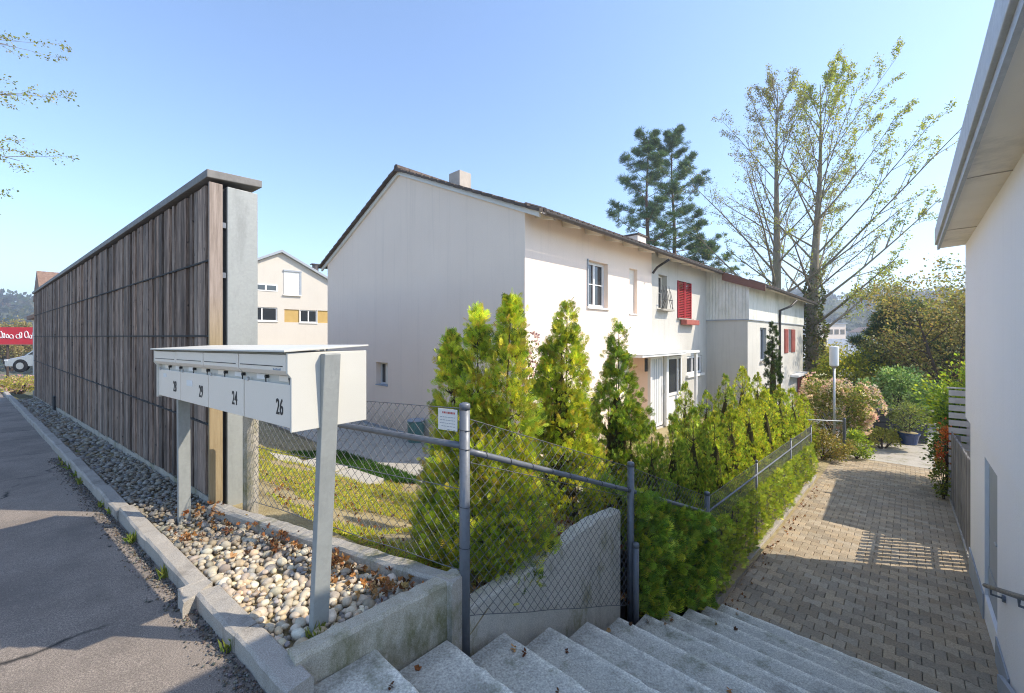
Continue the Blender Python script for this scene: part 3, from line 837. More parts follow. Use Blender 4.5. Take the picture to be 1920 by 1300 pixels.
ROOFX = .52
def roof_part(parent, s0, s1, qe, verge0, name='roof'):
    """tiled roof, ridge at q=-HALF, front eave at q=qe, back eave at -2*HALF-.45"""
    m = MB(HF); th = .10
    zf = lambda q: ZE + .12 - PITCH * q if q > -HALF else ZE + .12 - PITCH * (-2 * HALF - q)
    N = 26
    # stepped tile courses on both slopes
    for a, b in ((qe, -HALF), (-2 * HALF - .45, -HALF)):
        n = int(abs(b - a) / .33)
        for i in range(n):
            q0 = a + (b - a) * i / n; q1 = a + (b - a) * (i + 1) / n
            z0, z1 = zf(q0), zf(q1)
            m.add([(s0, q0, z0), (s1, q0, z0), (s1, q1, z1), (s0, q1, z1), (s0, q0, z0 + .055), (s1, q0, z0 + .055), (s1, q1, z1 + .028), (s0, q1, z1 + .028)],
                  [(0, 3, 2, 1), (4, 5, 6, 7), (0, 1, 5, 4), (1, 2, 6, 5), (2, 3, 7, 6), (3, 0, 4, 7)])
    # eave row of rounded tile ends
    s = s0
    while s < s1 - .05:
        z = zf(qe); m.tube([(s + .11, qe + .02, z + .03), (s + .11, qe - .5, z + .04 + PITCH * .5)], .045, 6); s += .22
    rf = m.build(name, M['tile'], parent)
    m = MB(HF); n = int((s1 - s0) / .38)
    for i in range(n):
        a = s0 + (s1 - s0) * i / n; m.tube([(a, -HALF, ZR + .16), (a + (s1 - s0) / n + .03, -HALF, ZR + .175)], [.10, .085], 8)
    m.build('ridge_tiles', M['tile'], rf)
    # boarded soffit under the front eave
    m = MB(HF)
    m.add([(s0 + .01, qe - .01, zf(qe) - .012), (s1 - .01, qe - .01, zf(qe) - .012), (s1 - .01, -.0, ZE + .105), (s0 + .01, -.0, ZE + .105),
           (s0 + .01, qe - .01, zf(qe) - .035), (s1 - .01, qe - .01, zf(qe) - .035), (s1 - .01, .0, ZE + .08), (s0 + .01, 0, ZE + .08)],
          [(0, 1, 2, 3), (7, 6, 5, 4), (0, 4, 5, 1), (3, 2, 6, 7), (0, 3, 7, 4), (1, 5, 6, 2)])
    m.build('soffit', M['soffit'], rf)
    s = s0 + .45
    while s < s1 - .1:
        m = MB(HF); m.add([(s, .003, ZE + .075), (s + .09, .003, ZE + .075), (s + .09, qe - .06, zf(qe - .06) - .04), (s, qe - .06, zf(qe - .06) - .04),
               (s, .003, ZE - .05), (s + .09, .003, ZE - .05), (s + .09, qe - .06, zf(qe) - .07), (s, qe - .06, zf(qe) - .07)],
              [(0, 1, 2, 3), (7, 6, 5, 4), (0, 4, 5, 1), (3, 2, 6, 7), (0, 3, 7, 4), (1, 5, 6, 2)])
        m.build('rafter_end', M['soffit'], rf); s += .92
    m = MB(HF); zg = zf(qe) - .02
    K = 8; P = []
    for a in (s0 + .02, s1 - .004):
        for k in range(K + 1):
            t = math.pi * k / K; P.append((a, qe + .065 - .06 * math.cos(t), zg - .065 * math.sin(t)))
        for k in range(K + 1):
            t = math.pi * (K - k) / K; P.append((a, qe + .065 - .052 * math.cos(t), zg - .056 * math.sin(t)))
    n = 2 * (K + 1)
    m.add(P, [tuple(range(n)), tuple(range(n, 2 * n))[::-1]] + [(i, (i + 1) % n, n + (i + 1) % n, n + i) for i in range(n)])
    m.build('gutter', M['gutter'], parent)
    return rf
def chimney(parent, s, q, w, d, ztop, mat):
    zb = ZE - PITCH * q - .1 if q > -HALF else 5.5
    m = MB(HF); m.box(s, s + w, q - d, q, zb - .3, ztop - .09); c = m.build('chimney', mat, parent, bevel=.006)
    m = MB(HF); m.box(s - .05, s + w + .05, q - d - .05, q + .05, ztop - .088, ztop - .03); m.box(s + .05, s + w - .05, q - d + .05, q - .05, ztop - .029, ztop)
    m.build('chimney_cap', M['tile'], c, bevel=.006)

# ---- near house
hA = thing('white_house', 'white rendered end terrace house with blank gable facing the timber wall', 'house', (HO.x, HO.y, -1.2))
SA = 5.79
m = MB()
holesA = [(2.30, 3.24, 2.32, 3.456, .17), (4.39, 4.86, 2.24, 3.5, .10), (4.35, SA - .16, -1.25, .98, .9)]
wall_holes(m, HO, F3, Z3, 0, SA - .003, -1.6, ZE + .09, holesA, .17, -Q3)
hg = [(5.23, 5.9, .18, .84, .22)]
wall_holes(m, HO, -Q3, Z3, 0, 9.24, -1.6, ZE, hg, .2, F3)
P = lambda p, z: tuple(HO - Q3 * p + Z3 * z)
m.add([P(0, ZE), P(9.24, ZE), P(9.24, ZE + .09), P(HALF, ZR + .09), P(0, ZE + .09)], [(0, 1, 2, 3, 4)], True)
# back of the entrance recess
m.add([tuple(HO + F3 * a + Z3 * b - Q3 * .9) for a, b in ((4.35, -1.25), (SA - .16, -1.25), (SA - .16, .98), (4.35, .98))], [(0, 1, 2, 3)], True)
m.build('wall', M['rend'], hA, recalc=False)
m = MB(HF); m.box(4.39, 4.86, -.14, -.101, 2.24, 3.5); m.build('blind_niche', M['soffit'], hA)
m = MB(HF); m.box(4.37, 4.88, -.08, .03, 2.205, 2.239); m.build('sill', M['white'], hA, bevel=.004)
w = window(hA, HF, 2.302, 3.238, 2.322, 3.454, -.12, M['white'], mull=(2.77,), bars=(2.9,), fw=.07)
m = MB(HF); m.box(2.39, 2.74, -.25, -.20, 2.40, 3.38); m.box(2.80, 3.15, -.25, -.20, 2.40, 3.38); m.build('curtain', M['curtain'], w)
m = MB(HF); m.box(2.26, 3.28, -.10, .045, 2.27, 2.319); m.build('sill', M['white'], hA, bevel=.005)
m = MB(HF); m.box(2.262, 2.299, -.05, .03, 2.33, 3.47); m.build('shutter_rail', M['plinth'], hA)
GF = Fr((HO.x, HO.y, 0), (-QD[0], -QD[1]), (-FD[0], -FD[1]))   # along gable to the left, out towards viewer
w = window(hA, GF, 5.235, 5.895, .185, .835, -.15, M['white'], fw=.05)
m = MB(GF); m.box(5.23, 5.9, -.2, .02, .16, .184); m.build('sill', M['plinth'], hA)
m = MB(GF); m.box(5.24, 5.56, -.14, -.12, .2, .82); m.build('window_blind', M['soffit'], w)
m = MB(GF); m.box(.0, 9.24, .003, .02, -1.5, -1.0); m.build('plinth', M['plinth'], hA)
# verge boards under the roof edge on the gable
for a, b in (((.42, ZE + .12 - PITCH * .42), (-HALF, ZR + .12)), ((-2 * HALF - .4, ZE + .12 - PITCH * .4), (-HALF, ZR + .12))):
    m = MB(HF)
    P = []
    for q, z in (a, b):
        P += [(-.06, q, z - .01), (-.003, q, z - .01), (-.003, q, z - .13), (-.06, q, z - .13)]
    m.add(P, [(0, 1, 2, 3), (7, 6, 5, 4), (0, 4, 5, 1), (1, 5, 6, 2), (2, 6, 7, 3), (3, 7, 4, 0)])
    m.build('bargeboard', M['white'], hA)
rf = roof_part(hA, -.12, SA, ROOFX, True)
# verge tiles, scalloped edge
m = MB(HF)
for sgn in (1, -1):
    n = 16 if sgn > 0 else 16
    for i in range(n):
        q0 = ROOFX - (ROOFX + HALF) * i / n if sgn > 0 else -2 * HALF - .45 + (HALF + .45) * i / n
        q1 = ROOFX - (ROOFX + HALF) * (i + 1.1) / n if sgn > 0 else -2 * HALF - .45 + (HALF + .45) * (i + 1.1) / n
        f = lambda q: ZE + .12 - PITCH * q if q > -HALF else ZE + .12 - PITCH * (-2 * HALF - q)
        z0, z1 = f(q0) + .045, f(q1) + .02
        m.add([(-.17, q0, z0), (.12, q0, z0 + .02), (.12, q1, z1 + .02), (-.17, q1, z1), (-.17, q0, z0 - .07), (.12, q0, z0 - .05), (.12, q1, z1 - .05), (-.17, q1, z1 - .055)],
              [(0, 1, 2, 3), (7, 6, 5, 4), (0, 4, 5, 1), (1, 5, 6, 2), (2, 6, 7, 3), (3, 7, 4, 0)])
m.build('verge_tiles', M['tile'], rf, bevel=.008)
chimney(rf, .80, -3.0, .40, .45, 6.10, M['chim'])
chimney(rf, 5.3, -2.3, .42, .42, 5.50, M['chim'])
# canopy over the entrance
m = MB(HF); m.box(3.95, 6.9, .003, .60, 1.04, 1.10); m.box(3.93, 6.92, .003, .62, 1.101, 1.125); m.build('entrance_canopy', M['white'], hA, bevel=.005)
m = MB(HF); m.box(SA - .158, SA - .03, -.05, .04, -1.25, .975); m.build('entrance_pier', M['white'], hA)
m = MB(HF); m.box(SA - .35, SA - .17, -.06, -.04, .55, .95); m.build('entrance_lamp', M['ink'], hA, bevel=.02)
m = MB(HF); m.tube([(5.70, ROOFX + .06, 3.84), (5.74, .2, 3.66), (5.76, .05, 3.5)], .035, 8); m.build('downpipe', M['pipe'], hA, smooth=True)
# ---- second house
hB = thing('terrace_house', 'grey-white middle terrace house with red upstairs shutter and white glazed porch', 'house', (HF.p(SA, 0, 0).x, HF.p(SA, 0, 0).y, -1.2))
SB = 10.70
m = MB(); OB = HO - Q3 * .04
holesB = [(6.36, 7.0, 2.46, 3.55, .2), (7.83, 9.05, 2.22, 3.5, .12), (8.69, 10.17, .23, .9, .12), (5.9, 6.75, -1.25, .98, .12), (6.95, 8.2, -1.25, .95, .12)]
wall_holes(m, OB, F3, Z3, SA, SB, -1.6, ZE + .09, holesB, .15, -Q3)
m.build('wall', M['rend2'], hB, recalc=False)
roof_part(hB, SA + .005, SB - .15, ROOFX, False)
w = window(hB, HF, 6.37, 6.99, 2.47, 3.54, -.20, M['soffit'], bars=(3.0,), fw=.05)
m = MB(HF)
for i in range(7): m.tube([(6.34 + i * .115, .10 - .1 * math.sin(i), 2.47), (6.34 + i * .115, .12, 2.75), (6.34 + i * .115, .06, 3.05 + .15 * (i % 2))], .009, 5)
m.tube([(6.3, .12, 2.75), (7.06, .12, 2.75)], .012, 6); m.build('window_grille', M['pipe'], hB)
m = MB(HF); m.box(6.25, 7.1, -.03, .17, 2.40, 2.458); m.build('sill', M['conc'], hB)
m = MB(HF)
for x0, x1 in ((7.84, 8.43), (8.45, 9.04)):
    m.box(x0, x0 + .06, -.06, .0, 2.23, 3.49); m.box(x1 - .06, x1, -.06, 0, 2.23, 3.49)
    z = 2.25
    while z < 3.46:
        m.add([(x0 + .061, -.05, z), (x1 - .061, -.05, z), (x1 - .061, -.008, z + .012), (x0 + .061, -.008, z + .012), (x0 + .061, -.05, z + .05), (x1 - .061, -.05, z + .05), (x1 - .061, -.008, z + .062), (x0 + .061, -.008, z + .062)][:0] or
              [(x0 + .061, -.055, z + .045), (x1 - .061, -.055, z + .045), (x1 - .061, -.006, z), (x0 + .061, -.006, z), (x0 + .061, -.055, z + .053), (x1 - .061, -.055, z + .053), (x1 - .061, -.006, z + .008), (x0 + .061, -.006, z + .008)],
              [(0, 3, 2, 1), (4, 5, 6, 7), (0, 1, 5, 4), (1, 2, 6, 5), (2, 3, 7, 6), (3, 0, 4, 7)])
        z += .058
m.build('shutter', M['red'], hB)
m = MB(HF); m.box(8.05, 9.25, -.0, .2, 2.0, 2.17); m.build('flower_box', M['faded'], hB, bevel=.01)
m = MB(HF); m.box(7.8, 9.1, -.06, .05, 2.18, 2.22); m.build('sill', M['conc'], hB)
w = window(hB, HF, 8.70, 10.16, .24, .89, -.08, M['white'], mull=(9.3,), fw=.075)
m = MB(HF); m.box(8.8, 9.25, -.3, -.25, .3, .85); m.build('curtain', M['curtain'], w)
m = MB(HF); m.box(8.6, 10.25, -.06, .05, .15, .229); m.build('sill', M['white'], hB)
# porch: grooved white door, glazed side light
m = MB(HF); m.box(5.91, 6.74, -.10, -.05, -1.2, .97); d = m.build('front_door', M['white'], hB)
m = MB(HF)
for i in range(6): m.box(5.98 + i * .125, 6.00 + i * .125, -.052, -.044, -1.1, .9)
m.build('door_groove', M['plinth'], d)
m = MB(HF); m.tube([(6.66, -.03, -.2), (6.66, .03, -.2), (6.66, .03, .05), (6.66, -.03, .05)], .012, 6); m.build('handle', M['galv'], d)
m = MB(HF); m.box(6.76, 6.94, -.12, .05, -1.25, 1.0); m.build('porch_post', M['white'], hB)
w = window(hB, HF, 6.96, 8.19, -.35, .94, -.02, M['white'], mull=(7.85,), fw=.09)
m = MB(HF); m.box(7.05, 8.1, -.4, -.35, -.3, .25); m.build('curtain', M['curtain'], w)
m = MB(HF); m.box(6.96, 8.19, -.10, -.06, -1.25, -.36); m.build('porch_panel', M['white'], hB)
m = MB(HF); m.box(6.93, 8.25, .0, .55, 1.06, 1.13); m.box(8.1, 8.2, .42, .5, -1.25, 1.055); m.build('porch_canopy', M['white'], hB, bevel=.005)
rB = roof_part
chimney(hB, 9.7, -2.4, .75, .6, 5.85, M['rend'])
# ---- third house, stepping forward
hC = thing('terrace_house', 'far terrace house stepping forward with pale board cladding under its brown eaves', 'house', (HF.p(SB, 0, 0).x, HF.p(SB, 0, 0).y, -1.3))
QC, SC1 = 1.39, 21.85
m = MB(); OC = HO + F3 * SB
wall_holes(m, OC, Q3, Z3, -.05, QC, -2.4, 2.26, [], .1, F3)
holesC = [(12.47, 13.5, .6, 1.95, .14), (17.8, 18.55, .8, 1.95, .12)]
wall_holes(m, HO + Q3 * QC, F3, Z3, SB, SC1, -2.4, 2.26, holesC, .14, -Q3)
wall_holes(m, HO + F3 * SC1, -Q3, Z3, -QC, 9.2, -2.4, 4.0, [], .1, -F3)
m.build('wall', M['rend2'], hC, recalc=False)
m = MB(HF); s = SB + .0; r = random.Random(5)
q = -.04
while q < QC + .03:
    m.box(SB - .035 - r.uniform(0, .006), SB - .003, q, q + .108, 2.24 + r.uniform(-.01, .0), ZE + .06 - PITCH * max(q + .1, 0)); q += .115
s = SB - .04
while s < SC1:
    m.box(s, s + .108, QC + .003, QC + .038 + r.uniform(0, .006), 2.24 + r.uniform(-.01, 0), ZE + .05 - PITCH * QC); s += .115
m.build('cladding', M['clad'], hC)
m = MB(HF); m.box(SB - .05, SB - .004, -.04, QC + .06, 2.2, 2.238); m.box(SB - .004, SC1, QC + .004, QC + .06, 2.2, 2.238); m.build('drip_board', M['plinth'], hC)
roof_part(hC, SB - .145, SC1 + .45, QC + .55, True)
m = MB(HF); zf = lambda q: ZE + .12 - PITCH * q
m.add([(SB - .19, ROOFX + .05, zf(ROOFX) + .03), (SB - .15, ROOFX + .05, zf(ROOFX) + .03), (SB - .15, QC + .6, zf(QC + .6) + .03), (SB - .19, QC + .6, zf(QC + .6) + .03),
       (SB - .19, ROOFX + .05, zf(ROOFX) - .30), (SB - .15, ROOFX + .05, zf(ROOFX) - .30), (SB - .15, QC + .6, zf(QC + .6) - .2), (SB - .19, QC + .6, zf(QC + .6) - .2)],
      [(0, 1, 2, 3), (7, 6, 5, 4), (0, 4, 5, 1), (1, 5, 6, 2), (2, 6, 7, 3), (3, 7, 4, 0)])
m.add([(SB - .14, ROOFX, zf(ROOFX) - .04), (SB + 1.2, ROOFX, zf(ROOFX) - .04), (SB + 1.2, QC + .5, zf(QC + .5) - .04), (SB - .14, QC + .5, zf(QC + .5) - .04)], [(0, 3, 2, 1)])
m.build('bargeboard', M['brownbd'], hC)
w = window(hC, HF, 12.48, 13.49, .61, 1.94, QC - .1, M['plinth'], mull=(13.0,), fw=.06)
m = MB(HF); m.box(12.4, 13.6, QC - .05, QC + .08, .53, .6); m.build('sill', M['conc'], hC)
w = window(hC, HF, 17.81, 18.54, .81, 1.94, QC - .08, M['white'], fw=.06)
for x0, x1 in ((16.95, 17.78), (18.57, 19.5)):
    m = MB(HF); m.box(x0, x1, QC + .012, QC + .03, .8, 1.95)
    z = .84
    while z < 1.92: m.box(x0 + .06, x1 - .06, QC + .031, QC + .05, z, z + .03); z += .055
    m.build('shutter', M['faded'], hC)
m = MB(HF); m.tube([(16.2, QC + .62, 3.22), (15.9, QC + .45, 2.95), (15.5, QC + .12, 2.75), (15.5, QC + .1, 2.3), (15.5, QC + .1, -2.2)], .05, 8); m.build('downpipe', M['pipe'], hC, smooth=True)
m = MB(HF); m.box(18.3, 21.3, QC + .01, QC + .35, -.42, -.32); m.build('awning_ledge', M['white'], hC)
m = MB(HF); m.box(20.2, 21.4, QC + .02, QC + .08, -1.9, -.43); m.build('door_panel', M['faded'], hC)
# teal water butt by the gable
p = GF.p(3.45, .25, -1.1)
wb = thing('water_butt', 'small teal plastic tub on the paving against the white gable', 'tub', tuple(p))
MB().tube([(p.x, p.y, -1.1), (p.x, p.y, -.8), (p.x, p.y, -.55), (p.x, p.y, -.53)], [.19, .21, .22, .20], 16, raw=True).build('tub', M['teal'], wb, smooth=False)
MB().tube([(p.x, p.y, -.529), (p.x, p.y, -.50)], [.225, .20], 16, raw=True).build('lid', M['plinth'], wb)

# ================================================================== RIGHT-HAND BUILDING
hR = thing('white_building', 'blue-white rendered building with overhanging flat eaves and grey door rising beside the steps', 'building', (HF.p(0, 6.28, 0).x, HF.p(0, 6.28, 0).y, -1.83))
SW0, SW1 = -5.6, 3.05; QW = 6.28
m = MB()
OW = HO + Q3 * (QW + .05)
wall_holes(m, OW, F3, Z3, SW0, SW1 + .045, -2.6, .36, [(.48, 1.49, -1.62, .10, .07)], .07, Q3)
wall_holes(m, HO + F3 * (SW1 + .045), Q3, Z3, QW + .05, 12, -2.6, 3.1, [], .1, -F3)
OW2 = HO + Q3 * QW
wall_holes(m, OW2, F3, Z3, SW0, SW1 + .07, .36, 3.06, [], .1, Q3)
m.add([tuple(OW2 + F3 * SW0 + Z3 * .36), tuple(OW2 + F3 * (SW1 + .07) + Z3 * .36), tuple(OW + F3 * (SW1 + .07) + Z3 * .36), tuple(OW + F3 * SW0 + Z3 * .36)], [(0, 1, 2, 3)], True)
m.add([tuple(OW2 + F3 * (SW1 + .07) + Z3 * .36), tuple(OW2 + F3 * (SW1 + .07) + Z3 * 3.06), tuple(OW2 + F3 * (SW1 + .07) + Q3 * 5 + Z3 * 3.06), tuple(OW2 + F3 * (SW1 + .07) + Q3 * 5 + Z3 * .36)], [(0, 1, 2, 3)], True)
wall_holes(m, HO + F3 * SW0, Q3, Z3, QW, 12, -2.6, 3.1, [], .1, F3)
m.build('wall', M['rend3'], hR, recalc=False)
m = MB(HF); m.box(.482, 1.488, QW + .09, QW + .125, -1.615, .095); d = m.build('door', M['greydoor'], hR)
m = MB(HF); m.box(.49, 1.48, QW + .084, QW + .0885, -1.61, -1.25); m.build('kick_plate', M['plinth'], d)
m = MB(HF); m.tube([(.62, QW + .085, -.7), (.62, QW + .06, -.7), (.72, QW + .06, -.7)], .01, 8); m.build('handle', M['galv'], d)
m = MB(HF); m.box(-.3, .47, QW + .035, QW + .049, -2.5, -1.62); m.build('plinth', M['plinth'], hR)
m = MB(HF); m.box(1.50, SW1 + .05, QW + .035, QW + .049, -2.5, -1.62); m.build('plinth', M['plinth'], hR)
# eaves
QE = 6.0
m = MB(HF); m.add([(SW0, QE + .01, 3.0), (SW1 + .12, QE + .01, 3.0), (SW1 + .12, QW + .1, 3.02), (SW0, QW + .1, 3.02), (SW0, QE + .01, 3.04), (SW1 + .12, QE + .01, 3.04), (SW1 + .12, QW + .1, 3.05), (SW0, QW + .1, 3.05)],
    [(0, 3, 2, 1), (4, 5, 6, 7), (0, 1, 5, 4), (1, 2, 6, 5), (2, 3, 7, 6), (3, 0, 4, 7)])
m.build('soffit', M['soffit'], hR)
for sj in (1.6, -.9):
    m = MB(HF); m.box(sj, sj + .0025, QE + .012, QW - .002, 2.9965, 3.006); m.build('soffit_joint', M['chim'], hR)
m = MB(HF); m.box(SW0, SW1 + .15, QE - .022, QE + .006, 2.985, 3.06); m.build('fascia_trim', M['galv'], hR)
m = MB(HF); m.box(SW0, SW1 + .155, QE - .05, QE + .02, 3.061, 3.31); m.build('zinc_fascia', M['zincl'], hR, bevel=.006)
m = MB(HF); m.add([(SW0, QE + .02, 3.24), (SW1 + .15, QE + .02, 3.24), (SW1 + .15, 12, 4.3), (SW0, 12, 4.3), (SW0, QE + .02, 3.07), (SW1 + .15, QE + .02, 3.07), (SW1 + .15, 12, 3.07), (SW0, 12, 3.07)],
    [(0, 1, 2, 3), (7, 6, 5, 4), (0, 4, 5, 1), (1, 5, 6, 2), (2, 6, 7, 3), (3, 7, 4, 0)])
m.build('roof', M['cap'], hR)
m = MB(HF); m.box(5.75, 9.6, 6.95, 11.5, -2.6, 1.02); m.build('unseen_shed', M['rend3'], hR)  # unseen shed block apart from the building, sized to cast the path shadow
# handrail on the wall
m = MB(HF); m.tube([(.36, QW - .045, -1.06), (-1.35, QW - .045, -.40), (-4.2, QW - .045, .72)], .021, 12)
hr = m.build('handrail', M['galvd'], hR, smooth=True)
m = MB(HF)
for s, z in ((-.05, -.90), (-1.5, -.34), (-2.9, .21)):
    m.tube([(s, QW - .045, z - .02), (s, QW - .045, z - .07), (s, QW + .05, z - .08)], .010, 8)
    m.tube([(s, QW + .028, z - .08), (s, QW + .049, z - .08)], .034, 12)
m.build('bracket', M['galvd'], hr)
# sloping concrete cheek under the rail
m = MB(HF)
m.add([(-.05, QW - .005, -1.95), (-.05, QW + .034, -1.95), (-4.6, QW + .034, -.3), (-4.6, QW - .005, -.3), (-.05, QW - .005, -1.74), (-.05, QW + .034, -1.74), (-4.6, QW + .034, -.04), (-4.6, QW - .005, -.04)],
    [(0, 1, 2, 3), (7, 6, 5, 4), (0, 4, 5, 1), (1, 5, 6, 2), (2, 6, 7, 3), (3, 7, 4, 0)])
m.build('stair_cheek', M['plinth'], hR)

# ---- picket fence and slatted screen beyond it
p = HF.p(3.1, 6.4, -1.9)
pf = thing('picket_fence', 'grey close-boarded picket fence along the right edge of the path', 'fence', tuple(p))
m = MB(HF); s = 3.2; r = random.Random(8)
while s < 7.45:
    z0 = pathz(s) + .08; zt = -.34 - .052 * (s - 3.0) + r.uniform(-.012, .012); g_ = r.uniform(.7, 1.15); m.cc = (g_, g_, g_); j = r.uniform(-.004, .004)
    m.ext([(s, 6.36 + j, z0), (s + .098, 6.36 + j, z0), (s + .098, 6.36 + j, zt - .03), (s + .049, 6.36 + j, zt), (s, 6.36 + j, zt - .03)], (0, .02, 0))
    s += .166
m.build('board', M['fencewood'], pf)
m = MB(HF)
for dz in (-.25, -1.15):
    m.add([(3.15, 6.385, -.34 + dz), (7.5, 6.385, -.57 + dz), (7.5, 6.42, -.57 + dz), (3.15, 6.42, -.34 + dz), (3.15, 6.385, -.27 + dz), (7.5, 6.385, -.50 + dz), (7.5, 6.42, -.50 + dz), (3.15, 6.42, -.27 + dz)],
          [(0, 3, 2, 1), (4, 5, 6, 7), (0, 1, 5, 4), (1, 2, 6, 5), (2, 3, 7, 6), (3, 0, 4, 7)])
m.build('rail', M['fencewood'], pf)
for s in (5.2, 7.3):
    m = MB(HF); m.box(s, s + .09, 6.425, 6.5, -2.4, -.45 - .04 * (s - 3)); m.build('post', M['fencewood'], pf)
p = HF.p(7.65, 6.4, -2.1)
sl = thing('slatted_screen', 'pale grey screen of wide horizontal slats standing behind the picket fence', 'screen', tuple(p))
m = MB(HF); z = -2.0
while z < .36:
    m.box(7.62, 7.645, 6.33, 9.2, z, z + .125); z += .172
m.box(7.60, 7.66, 6.30, 9.2, .40, .43)
m.build('slats', M['slat'], sl)
for q in (6.62, 7.6, 8.6):
    m = MB(HF); m.box(7.647, 7.72, q, q + .09, -2.4, .39); m.build('post', M['slat'], sl)

# ================================================================== FOLIAGE TOOLS
def unit(a): return a / np.maximum(np.linalg.norm(a, axis=-1, keepdims=True), 1e-9)
def frames(axis, rs):
    axis = unit(axis); r = rs.normal(size=axis.shape); x = unit(np.cross(axis, r)); z = np.cross(x, axis)
    return x, axis, z
def spray_tpl(kind):
    Q = []
    if kind == 'thuja':
        def leaf(x, y, ang, L, w, dz=0):
            d = np.array([math.sin(ang), math.cos(ang), dz]); s = np.array([math.cos(ang), -math.sin(ang), 0]) * w
            b = np.array([x, y, 0]); s = s * .75; return [b - s * .4, b + d * L * .55 - s, b + d * L, b + d * L * .55 + s]
        Q.append(leaf(0, .35, 0, .65, .055)); Q.append(leaf(0, 0, .05, .6, .05, -.05))
        for y, L in ((.10, .55), (.28, .50), (.46, .40), (.62, .28)):
            for sg in (-1, 1): Q.append(leaf(0, y, sg * .72, L, .058, .06))
    elif kind == 'needle':
        for i in range(9):
            a = i * 2.4; t = .35 + .5 * ((i * .37) % 1)
            d = np.array([math.sin(t * 1.7) * math.cos(a), math.cos(t * 1.4), math.sin(t * 1.7) * math.sin(a)]); s = np.cross(d, [0.3, 0.1, 1]); s = s / np.linalg.norm(s) * .045
            Q.append([-s, d * .5 - s, d, d * .5 + s])
    elif kind == 'leaf5':
        for i in range(5):
            a = i * 2.4; t = .5 + .12 * i
            d = np.array([math.sin(t) * math.cos(a), math.cos(t), math.sin(t) * math.sin(a)]); s = np.cross(d, [math.sin(a * 1.7), .4, math.cos(a)]); s = s / np.linalg.norm(s) * .24
            b = d * .22; up = np.array([0, .08, 0])
            Q.append([b, b + d * .42 + s + up, b + d * .85, b + d * .42 - s + up])
    elif kind == 'leaf':
        Q.append([[0, 0, 0], [.33, .5, .07], [0, 1, 0], [-.33, .5, .07]])
    return np.array(Q, float)
TPL = {k: spray_tpl(k) for k in ('thuja', 'needle', 'leaf5', 'leaf')}
def spray(kind, pos, axis, size, rs, nrm=None):
    T = TPL[kind]; x, y, z = frames(axis, rs)
    if nrm is not None:
        z = unit(nrm - y * np.sum(nrm * y, 1, keepdims=True)); x = np.cross(y, z)
    B = np.stack([x, y, z], 1) * size[:, None, None]          # n,3(axis),3
    out = np.einsum('mqk,nkj->nmqj', T, B) + pos[:, None, None, :]
    return out.reshape(-1, 4, 3), T.shape[0]
def palette(n, pal, rs, wts=None, jit=.18, hue=.06):
    pal = np.array(pal); i = rs.choice(len(pal), n, p=wts)
    c = pal[i] * (1 + rs.normal(0, jit, (n, 1))) * (1 + rs.normal(0, hue, (n, 3)))
    return np.clip(c, .004, .9)
def vnoise(p, f, seed):
    a = p * f + seed * 7.13
    return (np.sin(a[:, 0] * 1.7 + 1.3 * np.sin(a[:, 1] * 1.1)) + np.sin(a[:, 1] * 2.1 + 1.7 * np.sin(a[:, 2] * 1.3)) + np.sin(a[:, 2] * 1.9 + 1.1 * np.sin(a[:, 0] * 1.5))) / 3

